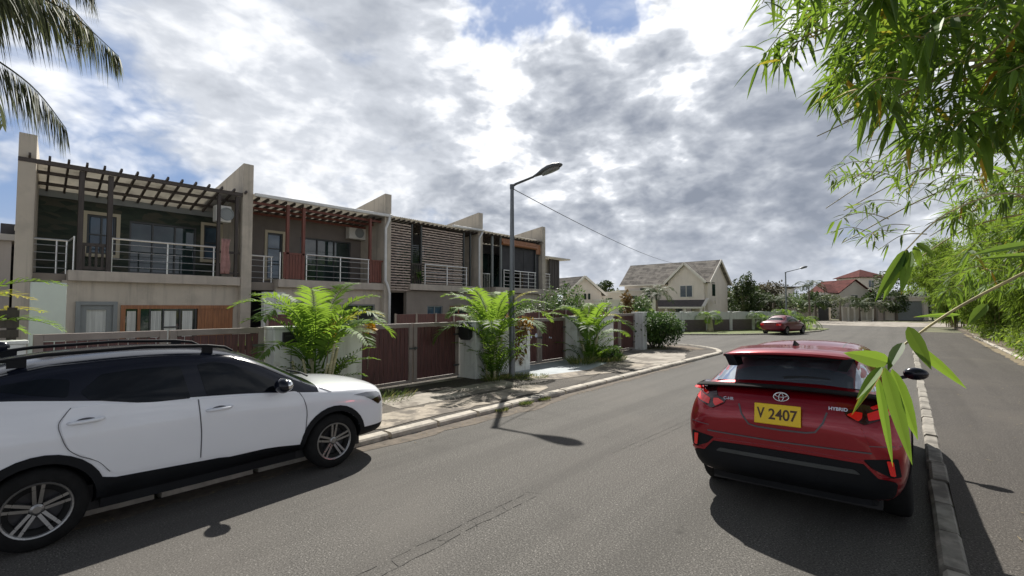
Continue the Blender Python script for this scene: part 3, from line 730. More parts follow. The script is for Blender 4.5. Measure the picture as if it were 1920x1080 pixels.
def fin(root, y, x0, top, y2=None, name='party_wall'):
    """wedge shaped wall between two houses, top falling to the back; y2 lets its back end swing"""
    t = .30; xb = -24.5; y2 = y if y2 is None else y2
    prof = [(x0, 0), (x0, top), (-18, top-.34), (xb, top-1.0), (xb, 0)]
    k = lambda x: (x-x0)/(xb-x0)
    vs = [(x, y-t+(y2-y)*k(x), z) for x, z in prof] + [(x, y+(y2-y)*k(x), z) for x, z in prof]; n = 5
    mb = MB(); mb.add(vs, [tuple(range(n)), tuple(range(2*n-1, n-1, -1))] + [(i, i+n, (i+1)%n+n, (i+1)%n) for i in range(n)])
    return mb.build(name, M['house'], root, bevel=.012)
def roof_sheet(root, y0, y1, xf, zf, zb=4.95, xb=BX):
    """corrugated pale sheet over timber rafters, gutter edge at the front"""
    mb = MB(); N = int((y1-y0)/.11); vs = []
    for i in range(N*2+1):
        y = y0+(y1-y0)*i/(N*2); dz = .018*(1 if i % 2 else -1)
        vs += [(xf, y, zf+dz), (xb-.02, y, zf+.12+dz), (xf, y, zf+dz-.008), (xb-.02, y, zf+.12+dz-.008)]
    fs = []
    for i in range(N*2): a = i*4; fs += [(a, a+4, a+5, a+1), (a+3, a+7, a+6, a+2), (a, a+2, a+6, a+4)]
    mb.add(vs, fs); return mb.build('roof_sheet', M['sheet'], root)
def main_roof(root, y0, y1, z):
    mb = MB(); mb.prism([(-24.4, z-.55), (BX-.2, z+.02), (BX-.2, z+.14), (-24.4, z-.43)], 'y', y0, y1); mb.build('roof', M['sheet'], root)
def common(i, root, yl, yr, gz=2.9):
    """volume behind: upper wall, ground floor wall, slab"""
    pass

# ---- house one -------------------------------------------------
def house_one():
    y0, y1 = YS[0], YS[1]
    root = thing('townhouse', 'leftmost townhouse, with an open timber pergola and a dark stone balcony wall', 'house', (FX, y0, 0), group='row of townhouses along the street')
    fin(root, y0+.28, FX, 6.05, y0+.28+.9, 'end_wall')
    fin(root, y1, FX+.02, 6.45)
    w = MB(); holes_wall(w, BX-.2, BX, y0+.35, y1-.30, 2.86, 5.02, [(2.12,2.75,3.45,4.55),(3.05,4.75,2.95,4.5),(4.95,5.42,3.5,4.62)]); w.build('upper_wall', M['stone'], root)
    w = MB(); holes_wall(w, -16.1, -15.9, 1.52, y1-.30, 0, 2.62, [(1.87,2.50,1.18,2.0),(2.66,5.36,.06,2.0)]); w.build('ground_floor_wall', M['house'], root)
    w = MB(); w.box(-24.3, -16.15, y0+.32, y1-.33, 2.60, 2.80); w.box(-24.4, -24.2, y0, y1, 0, 4.9); w.box(-18.4, -17.65, 1.0, 5.4, .02, 2.55); w.box(-18.5, -17.9, 1.0, 5.4, 2.85, 4.9); w.build('inner_walls', M['darkwall'], root)
    s = MB(); s.box(BX+.002, FX, 1.60, y1-.302, 2.605, 2.87); s.build('balcony_slab', M['slab'], root, bevel=.015)
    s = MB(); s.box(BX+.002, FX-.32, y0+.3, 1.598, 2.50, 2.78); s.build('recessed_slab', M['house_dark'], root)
    s = MB(); s.box(BX-.25, BX+.06, y0+.3, y1-.305, 4.90, 5.08); s.build('ring_beam', M['frame_grey'], root)
    window(root, BX-.08, 2.12, 2.75, 3.45, 4.55, 'frame_dark', 'pane_blue', 'frame_beige', 1, 1)
    window(root, BX-.08, 3.05, 4.75, 2.95, 4.5, 'frame_dark', 'pane', None, 2)
    window(root, BX-.08, 4.95, 5.42, 3.5, 4.62, 'frame_dark', 'pane_blue', 'frame_beige', 0, 1)
    window(root, -15.95, 1.87, 2.50, 1.18, 2.0, 'frame_grey', 'curtain', 'frame_grey', 0, 0, .12)
    # ground floor timber doors
    d = MB(); x = -15.93
    d.box(x-.05, x+.06, 2.66, 2.76, .06, 2.0); d.box(x-.05, x+.06, 2.76, 5.36, 1.9, 2.0); d.box(x-.05, x+.05, 3.02, 3.08, .06, 1.9); d.box(x-.05, x+.05, 4.42, 4.50, .06, 1.9)
    dr = d.build('door_frame', M['orangewood'], root)
    g = MB(); g.box(x-.03, x-.01, 2.76, 4.42, .06, 1.9); g.build('pane', M['pane'], dr)
    c = MB()
    for a, b in ((2.80,2.99),(3.32,3.55),(3.62,3.90),(4.05,4.30)):
        for k in range(6): c.box(x-.008-.004*(k%2), x+.006, a+(b-a)*k/6, a+(b-a)*(k+1)/6-.003, .3, 1.84)
    c.build('curtain', M['curtain'], dr)
    c = MB()
    for q in (3.28, 3.58, 3.97, 4.36): c.box(x-.006, x+.03, q, q+.03, .06, 1.9)
    c.box(x-.006, x+.028, 3.58, 4.0, 1.36, 1.40); c.build('glazing_bar', M['frame_dark'], dr)
    p = MB()
    for k in range(8): p.box(x-.02, x+.02+.004*(k%2), 4.50+k*.107, 4.50+k*.107+.104, .06, 1.9)
    p.build('door', M['orangewood'], dr)
    # pergola: beam ends stick up over the front beam
    zf = 5.42
    for name, mk in (('pergola_beam', None),):
        b = MB(); b.bar((FX-.02, y0-.02, zf), (FX-.02, y1-.02, zf+.03), .07, .10); b.bar((-16.3, y0+.3, zf-.12), (-16.3, y1-.31, zf-.10), .05, .08); b.bar((-16.9, y0+.3, zf-.28), (-16.9, y1-.31, zf-.26), .05, .08); b.build(name, M['pergola'], root)
    for k in range(15):
        y = y0+.16+k*.335
        r_ = MB(); r_.bar((FX+.14, y, zf+.12), (BX+.06, y+(.10 if k < 5 else 0), 5.06), .045, .07); r_.build('rafter', M['pergola'], root)
    for y in (1.80, 2.36): q = MB(); q.box(FX-.16, FX-.04, y-.05, y+.05, 2.87, zf-.05); q.build('pergola_post', M['timber'], root)
    for y in (4.87, 5.36): q = MB(); q.box(FX-.14, FX-.05, y-.04, y+.04, 2.87, zf-.05); q.build('pergola_post', M['timber'], root)
    q = MB(); vs = [(-16.0, y0+.33, 5.53), (-16.0, y1-.31, 5.55), (BX-.1, y1-.31, 5.18), (BX-.1, y0+.33, 5.16)]; q.add(vs+[(a,b,c+.02) for a,b,c in vs], [(0,1,2,3),(4,7,6,5),(0,4,5,1),(1,5,6,2),(2,6,7,3),(3,7,4,0)]); q.build('roof_sheet', M['sheet'], root, smooth=False)
    main_roof(root, y0+.33, y1-.31, 5.2)
    r_ = MB(); railing(r_, FX-.08, 2.40, 4.80, 2.87, 3.74, (2.42, 3.62, 4.76)); r_.build('railing', M['steel'], root)
    r_ = MB(); railing(r_, FX-.42, y0+.22, 1.62, 2.78, 3.62, (y0+.24, .98, 1.42, 1.60)); r_.tube([(FX-.42,1.64,3.62),(FX-.10,1.70,3.70)], .022); r_.tube([(FX-.10,1.70,2.86),(FX-.10,1.70,3.72)], .022); r_.build('railing', M['steel'], root)
    r_ = MB()
    for y in (1.86, 1.98, 2.10, 2.22): r_.box(FX-.14, FX-.10, y, y+.05, 2.9, 3.5)
    r_.box(FX-.15, FX-.09, 1.84, 2.32, 3.5, 3.58); r_.box(FX-.15, FX-.09, 1.84, 2.32, 2.9, 2.98); r_.build('timber_balustrade', M['timber'], root)
    r_ = MB(); r_.bar((FX-.1, 4.80, 3.62), (FX-.1, y1-.32, 3.62), .05, .07); r_.bar((FX-.1, 4.80, 2.98), (FX-.1, y1-.32, 2.98), .05, .07); r_.build('timber_rail', M['timber'], root)
    aircon(root, -15.98, 5.02, 4.55, .42, .5)
    # screen wall in the yard beside the front room
    return root
house_one()
c = MB(); vs = []; rnd = random.Random(3)
for i in range(9):
    for j in range(10): vs.append((FX-.02+.035*math.sin(i*1.7+j*.5)+.02*j/9, 4.93+.24*i/8*(1-.15*math.sin(j*.7)), 4.02-j*.118))
c.add(vs, [(i*10+j, i*10+j+1, (i+1)*10+j+1, (i+1)*10+j) for i in range(8) for j in range(9)])
o = whole('hanging_cloth', c, M['cloth'], 'faded pink cloth hanging from the timber rail of the pergola balcony', 'cloth', (FX, 5.05, 2.9), smooth=True)
so = o.modifiers.new('s', 'SOLIDIFY'); so.thickness = .012

# ---- house two -------------------------------------------------
def house_two():
    y0, y1 = YS[1], YS[2]
    root = thing('townhouse', 'second townhouse from the left, with red brown balcony posts and timber rafters', 'house', (FX, y0, 0), group='row of townhouses along the street')
    fin(root, y1, FX+.02, 6.46)
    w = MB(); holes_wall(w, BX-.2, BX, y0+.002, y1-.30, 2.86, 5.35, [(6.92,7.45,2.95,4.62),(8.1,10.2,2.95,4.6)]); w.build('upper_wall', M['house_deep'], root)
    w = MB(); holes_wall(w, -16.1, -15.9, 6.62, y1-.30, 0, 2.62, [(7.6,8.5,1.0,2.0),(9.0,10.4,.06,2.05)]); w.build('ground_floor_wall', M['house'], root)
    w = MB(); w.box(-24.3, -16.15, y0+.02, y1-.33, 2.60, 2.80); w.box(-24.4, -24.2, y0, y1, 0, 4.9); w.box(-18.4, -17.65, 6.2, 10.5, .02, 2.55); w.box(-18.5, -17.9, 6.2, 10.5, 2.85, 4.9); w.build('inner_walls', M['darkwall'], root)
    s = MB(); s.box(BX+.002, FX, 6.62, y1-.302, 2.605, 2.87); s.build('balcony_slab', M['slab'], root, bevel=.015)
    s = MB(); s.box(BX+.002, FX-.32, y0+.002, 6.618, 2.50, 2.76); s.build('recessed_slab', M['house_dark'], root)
    window(root, BX-.08, 6.92, 7.45, 2.95, 4.62, 'frame_dark', 'pane_blue', 'frame_beige', 0, 2)
    window(root, BX-.08, 8.1, 10.2, 2.95, 4.6, 'frame_dark', 'pane', None, 2)
    window(root, -15.98, 7.6, 8.5, 1.0, 2.0, 'frame_grey', 'pane', None, 1)
    window(root, -15.98, 9.0, 10.4, .06, 2.05, 'frame_grey', 'pane', None, 1)
    zf = 5.48
    for k in range(17):
        y = y0+.2+k*.285; r_ = MB(); r_.bar((FX-.03, y, zf-.04), (BX+.02, y, 5.28), .05, .09); r_.build('rafter', M['timber'], root)
    b = MB()
    for x, z in ((FX-.25, zf-.17), (-16.5, zf-.24), (-17.05, zf-.31)): b.bar((x, y0+.02, z), (x, y1-.31, z+.04), .06, .08)
    b.build('pergola_beam', M['redwood'], root)
    roof_sheet(root, y0+.01, y1-.31, FX+.05, zf+.06, xb=BX-.1)
    main_roof(root, y0+.01, y1-.31, 5.6)
    g = MB(); g.bar((FX+.09, y0+.02, zf+.02), (FX+.09, y1-.02, zf+.10), .11, .11); g.build('gutter', M['gutter'], root, bevel=.02)
    d = MB(); d.tube([(FX+.10, y1-.14, zf+.05), (FX+.10, y1-.16, zf-.10), (FX+.06, y1-.28, zf-.42), (FX+.06, y1-.28, 3.0), (FX+.12, y1-.20, 2.78), (FX+.12, y1-.12, 2.5), (FX+.12, y1-.12, .3)], .05, 10); d.build('downpipe', M['gutter'], root, smooth=True)
    for y in (6.93, 7.47, 10.08): q = MB(); q.box(FX-.16, FX-.06, y-.045, y+.045, 2.87, zf-.1); q.build('balcony_post', M['redwood'], root)
    r_ = MB(); railing(r_, FX-.08, 7.56, 10.03, 2.87, 3.76, (7.58, 8.84, 10.0)); r_.build('railing', M['steel'], root)
    r_ = MB(); railing(r_, FX-.42, y0+.02, 6.60, 2.76, 3.62, (6.32, 6.56)); r_.tube([(FX-.1,6.70,2.86),(FX-.1,6.70,3.76)], .022); r_.build('railing', M['steel'], root)
    for (a, b_) in ((6.80, 7.50), (10.10, 10.64)):
        r_ = MB(); k = a
        while k < b_-.05: r_.box(FX-.10, FX-.075, k, k+.085, 2.9, 3.72); k += .10
        r_.box(FX-.115, FX-.06, a, b_, 3.72, 3.78); r_.build('timber_screen', M['redwood'], root)
    aircon(root, BX+.2, 10.3, 4.72)
    return root
house_two()
# ---- house three (woven slat screens) --------------------------
def house_three():
    y0, y1 = YS[2], YS[3]
    root = thing('townhouse', 'townhouse whose balcony is closed in by woven brown slat screens', 'house', (FX, y0, 0), group='row of townhouses along the street')
    fin(root, y1, FX+.02, 6.52)
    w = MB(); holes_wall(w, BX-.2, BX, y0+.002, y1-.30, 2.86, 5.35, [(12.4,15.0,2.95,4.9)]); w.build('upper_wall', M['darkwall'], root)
    window(root, BX-.08, 12.4, 15.0, 2.95, 4.9, 'frame_dark', 'pane', None, 2)
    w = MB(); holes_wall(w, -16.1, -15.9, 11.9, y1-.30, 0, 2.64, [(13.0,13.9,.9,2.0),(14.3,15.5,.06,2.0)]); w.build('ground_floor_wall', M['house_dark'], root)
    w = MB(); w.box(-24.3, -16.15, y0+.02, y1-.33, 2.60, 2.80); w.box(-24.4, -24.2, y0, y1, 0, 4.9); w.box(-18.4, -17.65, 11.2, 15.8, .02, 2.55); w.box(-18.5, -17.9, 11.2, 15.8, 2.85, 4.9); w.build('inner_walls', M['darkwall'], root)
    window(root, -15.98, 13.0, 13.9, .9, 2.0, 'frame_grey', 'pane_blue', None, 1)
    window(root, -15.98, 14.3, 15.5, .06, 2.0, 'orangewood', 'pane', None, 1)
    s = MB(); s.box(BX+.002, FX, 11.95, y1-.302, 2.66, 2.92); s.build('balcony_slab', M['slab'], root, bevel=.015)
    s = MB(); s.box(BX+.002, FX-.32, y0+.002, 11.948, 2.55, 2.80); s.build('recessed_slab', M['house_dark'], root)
    zf = 5.56
    rnd = random.Random(5)
    for (a, b_, zl, x) in ((y0+.03, 12.02, 2.62, FX-.10), (12.66, 15.05, 2.96, FX-.16)):
        r_ = MB(); z = zl; k = 0
        while z < zf-.22:
            N = 9; th = .028; hh = .052
            for i in range(N):
                ya = a+(b_-a)*i/N; yb = a+(b_-a)*(i+1)/N
                dx = .010*(1 if (i+k) % 2 else -1); dz = rnd.uniform(-.008,.008)
                r_.add([(x+dx,ya,z+dz),(x-dx,yb,z+dz*.2),(x-dx,yb,z+hh),(x+dx,ya,z+hh+dz),(x+dx-.012,ya,z+dz),(x-dx-.012,yb,z+dz*.2),(x-dx-.012,yb,z+hh),(x+dx-.012,ya,z+hh+dz)], [(0,1,2,3),(7,6,5,4),(0,4,5,1),(3,2,6,7)])
            z += .108; k += 1
        r_.build('slat_screen', M['slats'], root)
        q = MB(); N = 3
        for i in range(N+1): yy = a+(b_-a)*i/N; q.box(x-.06, x-.03, yy-.02, yy+.02, zl, zf-.15)
        q.build('screen_post', M['timber'], root)
    for y in (12.10, 12.60, 15.12, 15.55): q = MB(); q.box(FX-.2, FX-.12, y-.035, y+.035, 2.92, zf-.1); q.build('balcony_post', M['frame_dark'], root)
    roof_sheet(root, y0+.01, y1-.31, FX+.08, zf+.04, xb=BX-.1); main_roof(root, y0+.01, y1-.31, 5.66)
    for k in range(20):
        y = y0+.15+k*.25; r_ = MB(); r_.bar((FX+.04, y, zf-.05), (BX+.02, y, 5.36), .045, .08); r_.build('rafter', M['timber'], root)
    g = MB(); g.bar((FX+.11, 14.2, zf+.06), (FX+.11, y1-.02, zf+.10), .10, .10); g.build('gutter', M['gutter'], root, bevel=.02)
    d = MB(); d.tube([(FX+.11, y1-.12, zf), (FX+.08, y1-.3, zf-.3), (FX+.08, y1-.3, 3.0), (FX+.12, y1-.14, 2.7), (FX+.12, y1-.12, .3)], .05, 10); d.build('downpipe', M['gutter'], root, smooth=True)
    r_ = MB(); railing(r_, FX-.05, 12.72, 15.25, 2.92, 3.78, (12.74, 14.0, 15.2)); r_.build('railing', M['steel'], root)
    r_ = MB()
    for k in range(6): r_.box(FX-.08, FX-.06, 12.05+k*.1, 12.05+k*.1+.035, 2.94, 3.74)
    r_.box(FX-.09, FX-.05, 12.03, 12.66, 3.74, 3.79); r_.build('timber_balustrade', M['timber'], root)
    return root
house_three()
# ---- house four (rolled blind) ---------------------------------
def house_four():
    y0, y1 = YS[3], YS[4]
    root = thing('townhouse', 'townhouse with an orange brown rolled blind under the roof edge, behind the lamp post', 'house', (FX, y0, 0), group='row of townhouses along the street')
    fin(root, y1, FX+.02, 6.52)
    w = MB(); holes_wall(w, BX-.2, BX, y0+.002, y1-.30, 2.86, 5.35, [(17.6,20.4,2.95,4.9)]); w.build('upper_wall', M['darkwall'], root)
    window(root, BX-.08, 17.6, 20.4, 2.95, 4.9, 'frame_dark', 'pane', None, 2)
    w = MB(); holes_wall(w, -16.1, -15.9, y0+.002, y1-.30, 0, 2.66, [(17.4,18.4,1.0,2.0),(19,20.4,.06,2.1)]); w.build('ground_floor_wall', M['house'], root)
    w = MB(); w.box(-24.3, -16.15, y0+.02, y1-.33, 2.60, 2.80); w.box(-24.4, -24.2, y0, y1, 0, 4.9); w.box(-18.4, -17.65, 16.5, 21, .02, 2.55); w.box(-18.5, -17.9, 16.5, 21, 2.85, 4.9); w.build('inner_walls', M['darkwall'], root)
    window(root, -15.98, 17.4, 18.4, 1.0, 2.0, 'frame_grey', 'pane_blue', None, 1); window(root, -15.98, 19, 20.4, .06, 2.1, 'frame_grey', 'pane', None, 1)
    s = MB(); s.box(BX+.002, FX, 17.2, y1-.302, 2.68, 2.95); s.build('balcony_slab', M['slab'], root, bevel=.015)
    s = MB(); s.box(BX+.002, FX-.32, y0+.002, 17.198, 2.55, 2.8); s.build('recessed_slab', M['house_dark'], root)
    zf = 5.62
    roof_sheet(root, y0+.01, y1-.31, FX+.08, zf+.04, xb=BX-.1); main_roof(root, y0+.01, y1-.31, 5.72)
    for k in range(18):
        y = y0+.15+k*.28; r_ = MB(); r_.bar((FX+.04, y, zf-.05), (BX+.02, y, 5.4), .045, .08); r_.build('rafter', M['timber'], root)
    b = MB(); b.tube([(FX-.06, 17.75, 5.22), (FX-.06, 20.65, 5.22)], .09, 10); b.box(FX-.10, FX-.07, 17.75, 20.65, 5.2, 5.48); b.box(FX-.1, FX-.08, 20.65, 21.05, 4.9, 5.45); b.build('blind', M['orangewood'], root)
    for y in (17.1, 17.75, 20.65): q = MB(); q.box(FX-.2, FX-.11, y-.045, y+.045, 2.95, zf-.1); q.build('balcony_post', M['frame_grey'] if y < 20 else M['frame_dark'], root)
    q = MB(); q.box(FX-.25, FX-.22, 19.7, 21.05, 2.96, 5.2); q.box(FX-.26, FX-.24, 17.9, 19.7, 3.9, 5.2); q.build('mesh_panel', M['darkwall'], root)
    r_ = MB(); railing(r_, FX-.05, 17.85, 20.55, 2.95, 3.84, (17.88, 18.5, 19.2, 19.9, 20.5)); r_.build('railing', M['steel'], root)
    r_ = MB()
    for k in range(7): r_.tube([(FX-.4, y0+.15+k*.13, 2.8), (FX-.4, y0+.15+k*.13, 3.6)], .013, 6)
    r_.tube([(FX-.4, y0+.05, 3.62), (FX-.4, 17.2, 3.62)], .024); r_.build('railing', M['steel'], root)
    return root
house_four()
def house_five():
    y0, y1 = YS[4], 23.4
    root = thing('townhouse', 'narrow lower end townhouse with a brown screen and flat overhanging roof', 'house', (FX-.2, y0, 0), group='row of townhouses along the street')
    w = MB(); w.box(-24, -16.1, y0+.002, y1-.3, 0, 4.75); w.build('wall', M['house'], root)
    w = MB(); w.box(-24.2, FX+.1, y0+.01, y1+.45, 4.78, 4.86); w.build('roof', M['sheet'], root)
    w = MB(); w.box(-16.05, FX-.1, y0+.03, y1-.2, 2.68, 2.95); w.build('balcony_slab', M['slab'], root)
    for k in range(4): w = MB(); w.box(-15.95, -15.9, 22.1+k*.26, 22.1+k*.26+.22, 2.97, 4.76); w.build('screen_panel', M['timber'], root)
    r_ = MB(); railing(r_, FX-.12, y0+.06, 22.0, 2.95, 3.84, (y0+.1, 21.95)); r_.build('railing', M['steel'], root)
house_five()

# ================================================================== FRONT WALLS AND GATES
WX = -9.3
def gate(label, y0, y1, top, ydiv, z0=.10, boards='gate', frame='gate_frame', nfill=0, face=WX):
    root = thing('driveway_gate', label, 'gate', (face, (y0+y1)/2, .06), group='maroon boarded driveway gates')
    rnd = random.Random(int(y0*10))
    for a, b in ((y0, ydiv-.02), (ydiv+.02, y1)):
        f = MB(); p = .10
        f.box(face-.05, face+.05, a, a+p, z0, top); f.box(face-.05, face+.05, b-p, b, z0, top); f.box(face-.048, face+.048, a+p, b-p, top-.10, top); f.box(face-.048, face+.048, a+p, b-p, z0, z0+.07)
        fr = f.build('gate_leaf', M[frame], root, bevel=.006)
        q = MB(); y = a+p; w_ = .118
        while y < b-p-.02:
            e = min(y+w_-.014, b-p); jx = rnd.uniform(-.004,.004); q.box(face+.006+jx, face+.030+jx, y, e, z0+.08, top-.11); y += w_
        q.box(face-.035, face-.005, a+p, b-p, z0+.3, z0+.37); q.box(face-.035, face-.005, a+p, b-p, top-.4, top-.33)
        q.build('board_panel', M[boards], fr)
        for zz in (.38, top-.35):
            h_ = MB(); ye = a if a == y0 else b; h_.box(face+.051, face+.062, ye-.01 if a == y0 else ye-.20, ye+.20 if a == y0 else ye+.01, zz, zz+.045); h_.build('hinge', M['frame_dark'], fr)
    l_ = MB(); l_.box(face+.052, face+.075, ydiv-.12, ydiv+.12, .92, .96); l_.box(face+.076, face+.095, ydiv+.02, ydiv+.05, .90, .98); l_.build('latch', M['frame_dark'], root)
    return root
def wall(label, x0, x1, y0, y1, top, cat='wall', cap=.05, mat='white_wall'):
    root = thing('boundary_wall', label, cat, ((x0+x1)/2, (y0+y1)/2, .05))
    w = MB(); w.box(x0, x1, y0, y1, .0, top-cap); w.build('wall_body', M[mat], root, bevel=.012)
    w = MB(); w.box(x0-.02, x1+.02, y0-.02, y1+.02, top-cap+.001, top); w.build('coping', M[mat], root, bevel=.012)
    return root
wall('low white rendered wall at the far left edge under a dark slatted fence', WX-.15, WX+.12, -6, .55, 1.50)
f = thing('slatted_fence', 'dark brown horizontal slat fence above the low white wall at the far left', 'fence', (WX-.4, -1, 1.3))
q = MB()
for z in (1.52, 1.66, 1.80): q.box(WX-.42, WX-.39, -4, .50, z, z+.11)
q.build('slat_panel', M['timber'], f)
q = MB(); q.box(WX-.46, WX-.42, .38, .48, .2, 1.95); q.build('post', M['timber'], f)
gate('maroon gate topped by a grey brown rail, mostly hidden behind the white car', .62, 3.66, 1.57, 2.17)
w1 = wall('white wall block with a square black letterbox, behind the nearest palm clump', WX-.10, WX+.35, 3.72, 5.55, 1.58)
q = MB(); q.box(WX+.355, WX+.37, 4.02, 4.035, .1, 1.2); q.build('joint', M['frame_grey'], w1)
mbx = thing('letterbox', 'square black letterbox set in the white wall beside the nearest gate', 'letterbox', (WX+.36, 3.97, 1.22))
q = MB(); q.box(WX+.352, WX+.40, 3.86, 4.16, 1.22, 1.48); q.build('box_body', M['black'], mbx, bevel=.008)
q = MB(); q.box(WX+.402, WX+.406, 3.90, 4.12, 1.40, 1.42); q.build('slot', M['frame_dark'], mbx)
gate('weathered maroon gate with light showing between boards, beside the nearest palm clump', 5.62, 8.66, 1.55, 7.14)
w2 = wall('white wall block with a black house shaped letterbox, left of the lamp post', WX-.10, WX+.62, 8.74, 11.05, 1.57)
mb2 = thing('letterbox', 'black house shaped letterbox on the near face of the white wall by the second gate', 'letterbox', (WX+.3, 8.66, 1.1))
q = MB(); q.prism([(WX+.12,1.16),(WX+.20,1.08),(WX+.42,1.08),(WX+.50,1.16),(WX+.50,1.40),(WX+.31,1.53),(WX+.12,1.40)], 'y', 8.58, 8.73); q.build('box_body', M['black'], mb2, bevel=.006)
q = MB(); q.add([(WX+.07,8.55,1.38),(WX+.31,8.55,1.55),(WX+.55,8.55,1.38),(WX+.07,8.735,1.38),(WX+.31,8.735,1.55),(WX+.55,8.735,1.38)], [(0,1,4,3),(1,2,5,4)]); q.build('lid', M['frame_dark'], mb2).modifiers.new('s','SOLIDIFY').thickness = .015
g3 = gate('smooth dark maroon gate with small stickers, right of the lamp post', 11.12, 13.80, 1.57, 12.30)
for i, (y, z, r_) in enumerate(((11.55,.98,.05),(11.85,.98,.04),(12.12,1.02,.07),(12.85,.92,.03),(12.95,.9,.03))):
    q = MB(); q.lathe([(0,.0),(.003,r_*.95),(0,r_)], (WX+.036, y, z), 'x', 14); q.build('sticker', M['sign_blue'], g3)
w3 = wall('white wall block behind the palm clump right of the lamp post', WX-.10, WX+.50, 13.86, 16.5, 1.62)
gate('last maroon gate of the row beside the white end pillar', 16.6, 19.3, 1.66, 17.9)
w4 = wall('white end pillar at the street corner beside the round hedge', WX-.12, WX+.42, 19.36, 19.75, 1.72, 'pillar')
# fences inside the yards, dark red brown with pale posts
def yard_fence(label, x, y0, y1, z, n):
    root = thing('yard_fence', label, 'fence', (x, (y0+y1)/2, .06), group='red brown fences inside the front yards')
    q = MB(); q.box(x-.03, x, y0, y1, .8, z); q.build('board_panel', M['gate'], root)
    for k in range(n+1): q = MB(); yy = y0+(y1-y0)*k/n; q.box(x+.002, x+.04, yy-.03, yy+.03, .06, z+.02); q.build('post', M['gate_frame'], root)
yard_fence('red brown yard fence seen over the second gate, below the slatted balcony', -12.2, 8.7, 13.6, 1.72, 6)
yard_fence('red brown yard fence seen over the third gate, below the climbing leaves', -12.0, 13.8, 21.0, 1.80, 7)
yard_fence('short red brown yard fence left of the nearest palm clump', -13.0, 5.2, 7.0, 1.75, 2)
q = MB(); q.box(-14.2, -14.0, .87, 1.42, 0, 2.48); whole('garden_screen_wall', q, M['mint'], 'tall pale mint rendered screen wall beside the first house', 'wall', (-14.1, 1.15, 0), bevel=.015)
q = MB(); q.box(-15.3, -15.1, 5.95, 6.6, .9, 2.42)
q2 = thing('glass_screen', 'pale curtained glass screen between the first two houses', 'screen', (-15.2, 6.3, 0))
q.build('glass_sheet', M['curtain'], q2); q = MB(); q.box(-15.32, -15.08, 5.9, 6.65, .06, .9); q.build('base_wall', M['house_dark'], q2)
q = MB(); q.box(-13.4, -12.6, 18.5, 19.9, 1.75, 1.95); 
# neighbour at far left edge
nb_ = thing('neighbour_house', 'cream neighbouring house just visible at the left edge behind the first townhouse', 'house', (-24, -1, 0))
q = MB(); holes_wall(q, -22.4, -22.2, -9, .9, 0, 4.1, [(-1.6,-.4,1.0,2.2)]); q.box(-30, -22.4, .7, .9, 0, 4.1); q.build('wall', M['cream'], nb_)
q = MB(); q.box(-30, -22.0, -9.2, 1.0, 4.1, 4.3); q.build('roof', M['cream_pale'], nb_); window(nb_, -22.3, -1.6, -.4, 1.0, 2.2, 'frame_grey', 'pane', None, 1)

# ================================================================== FAR HOUSES
def frame_of(o, ux):
    """local axes: u along the front, v to the back, in world metres"""
    ux = Vector((ux[0], ux[1], 0)).normalized(); vy = Vector((-ux.y, ux.x, 0)); o = Vector((o[0], o[1], 0))
    return lambda u, v, z: o+ux*u+vy*v+Vector((0,0,z))
def quad_uv(mb, pts, mi=0):
    mb.add(pts, [(0,1,2,3)], mi)
def roofplane(root, P_, pts, mat, th=.12, name='roof'):
    """tilted roof plane with thickness and shingle courses; pts (u,v,z) eave a, eave b, ridge b, ridge a"""
    W_ = [P_(*p) for p in pts]; n = (W_[1]-W_[0]).cross(W_[3]-W_[0]).normalized()
    if n.z < 0: n = -n
    mb = MB(); k = len(W_); mb.add(W_+[q-n*th for q in W_], [tuple(range(k)), tuple(range(2*k-1, k-1, -1))] + [(i,(i+1)%k,(i+1)%k+k,i+k) for i in range(k)])
    ex = (W_[1]-W_[0]).normalized(); ey = n.cross(ex); mb.uv = [((p-W_[0]).dot(ex), (p-W_[0]).dot(ey)) for p in mb.v and [Vector(q) for q in mb.v]]
    return mb.build(name, mat, root)
def pbox(mb, P_, u0, u1, v0, v1, z0, z1):
    v = [P_(u0,v0,z0),P_(u1,v0,z0),P_(u1,v1,z0),P_(u0,v1,z0),P_(u0,v0,z1),P_(u1,v0,z1),P_(u1,v1,z1),P_(u0,v1,z1)]
    mb.add(v, [(0,3,2,1),(4,5,6,7),(0,1,5,4),(1,2,6,5),(2,3,7,6),(3,0,4,7)])
def far_window(root, P_, u0, u1, z0, z1, v=-.03, side=False):
    Q = (lambda u, vv, z: P_(vv_side-vv, u, z)) if side else P_
    f = MB(); t = .09
    for a, b, c, d in ((u0-t,u0,z0-t,z1+t),(u1,u1+t,z0-t,z1+t),(u0,u1,z1,z1+t),(u0,u1,z0-t,z0),((u0+u1)/2-.03,(u0+u1)/2+.03,z0,z1)): pbox(f, P_, a, b, v-.06, v, c, d)
    fr = f.build('window', M['cream_pale'], root)
    g = MB(); pbox(g, P_, u0, u1, v-.035, v, z0, z1); g.build('pane', M['pane'], fr)
# house with the cross gable (u runs from the near right corner to the far left end)
c0 = V(22.4, 53.0); dL = V(-.735, .678)
root = thing('gable_house', 'large cream two storey house with a cross gable above its upstairs window', 'house', tuple(c0))
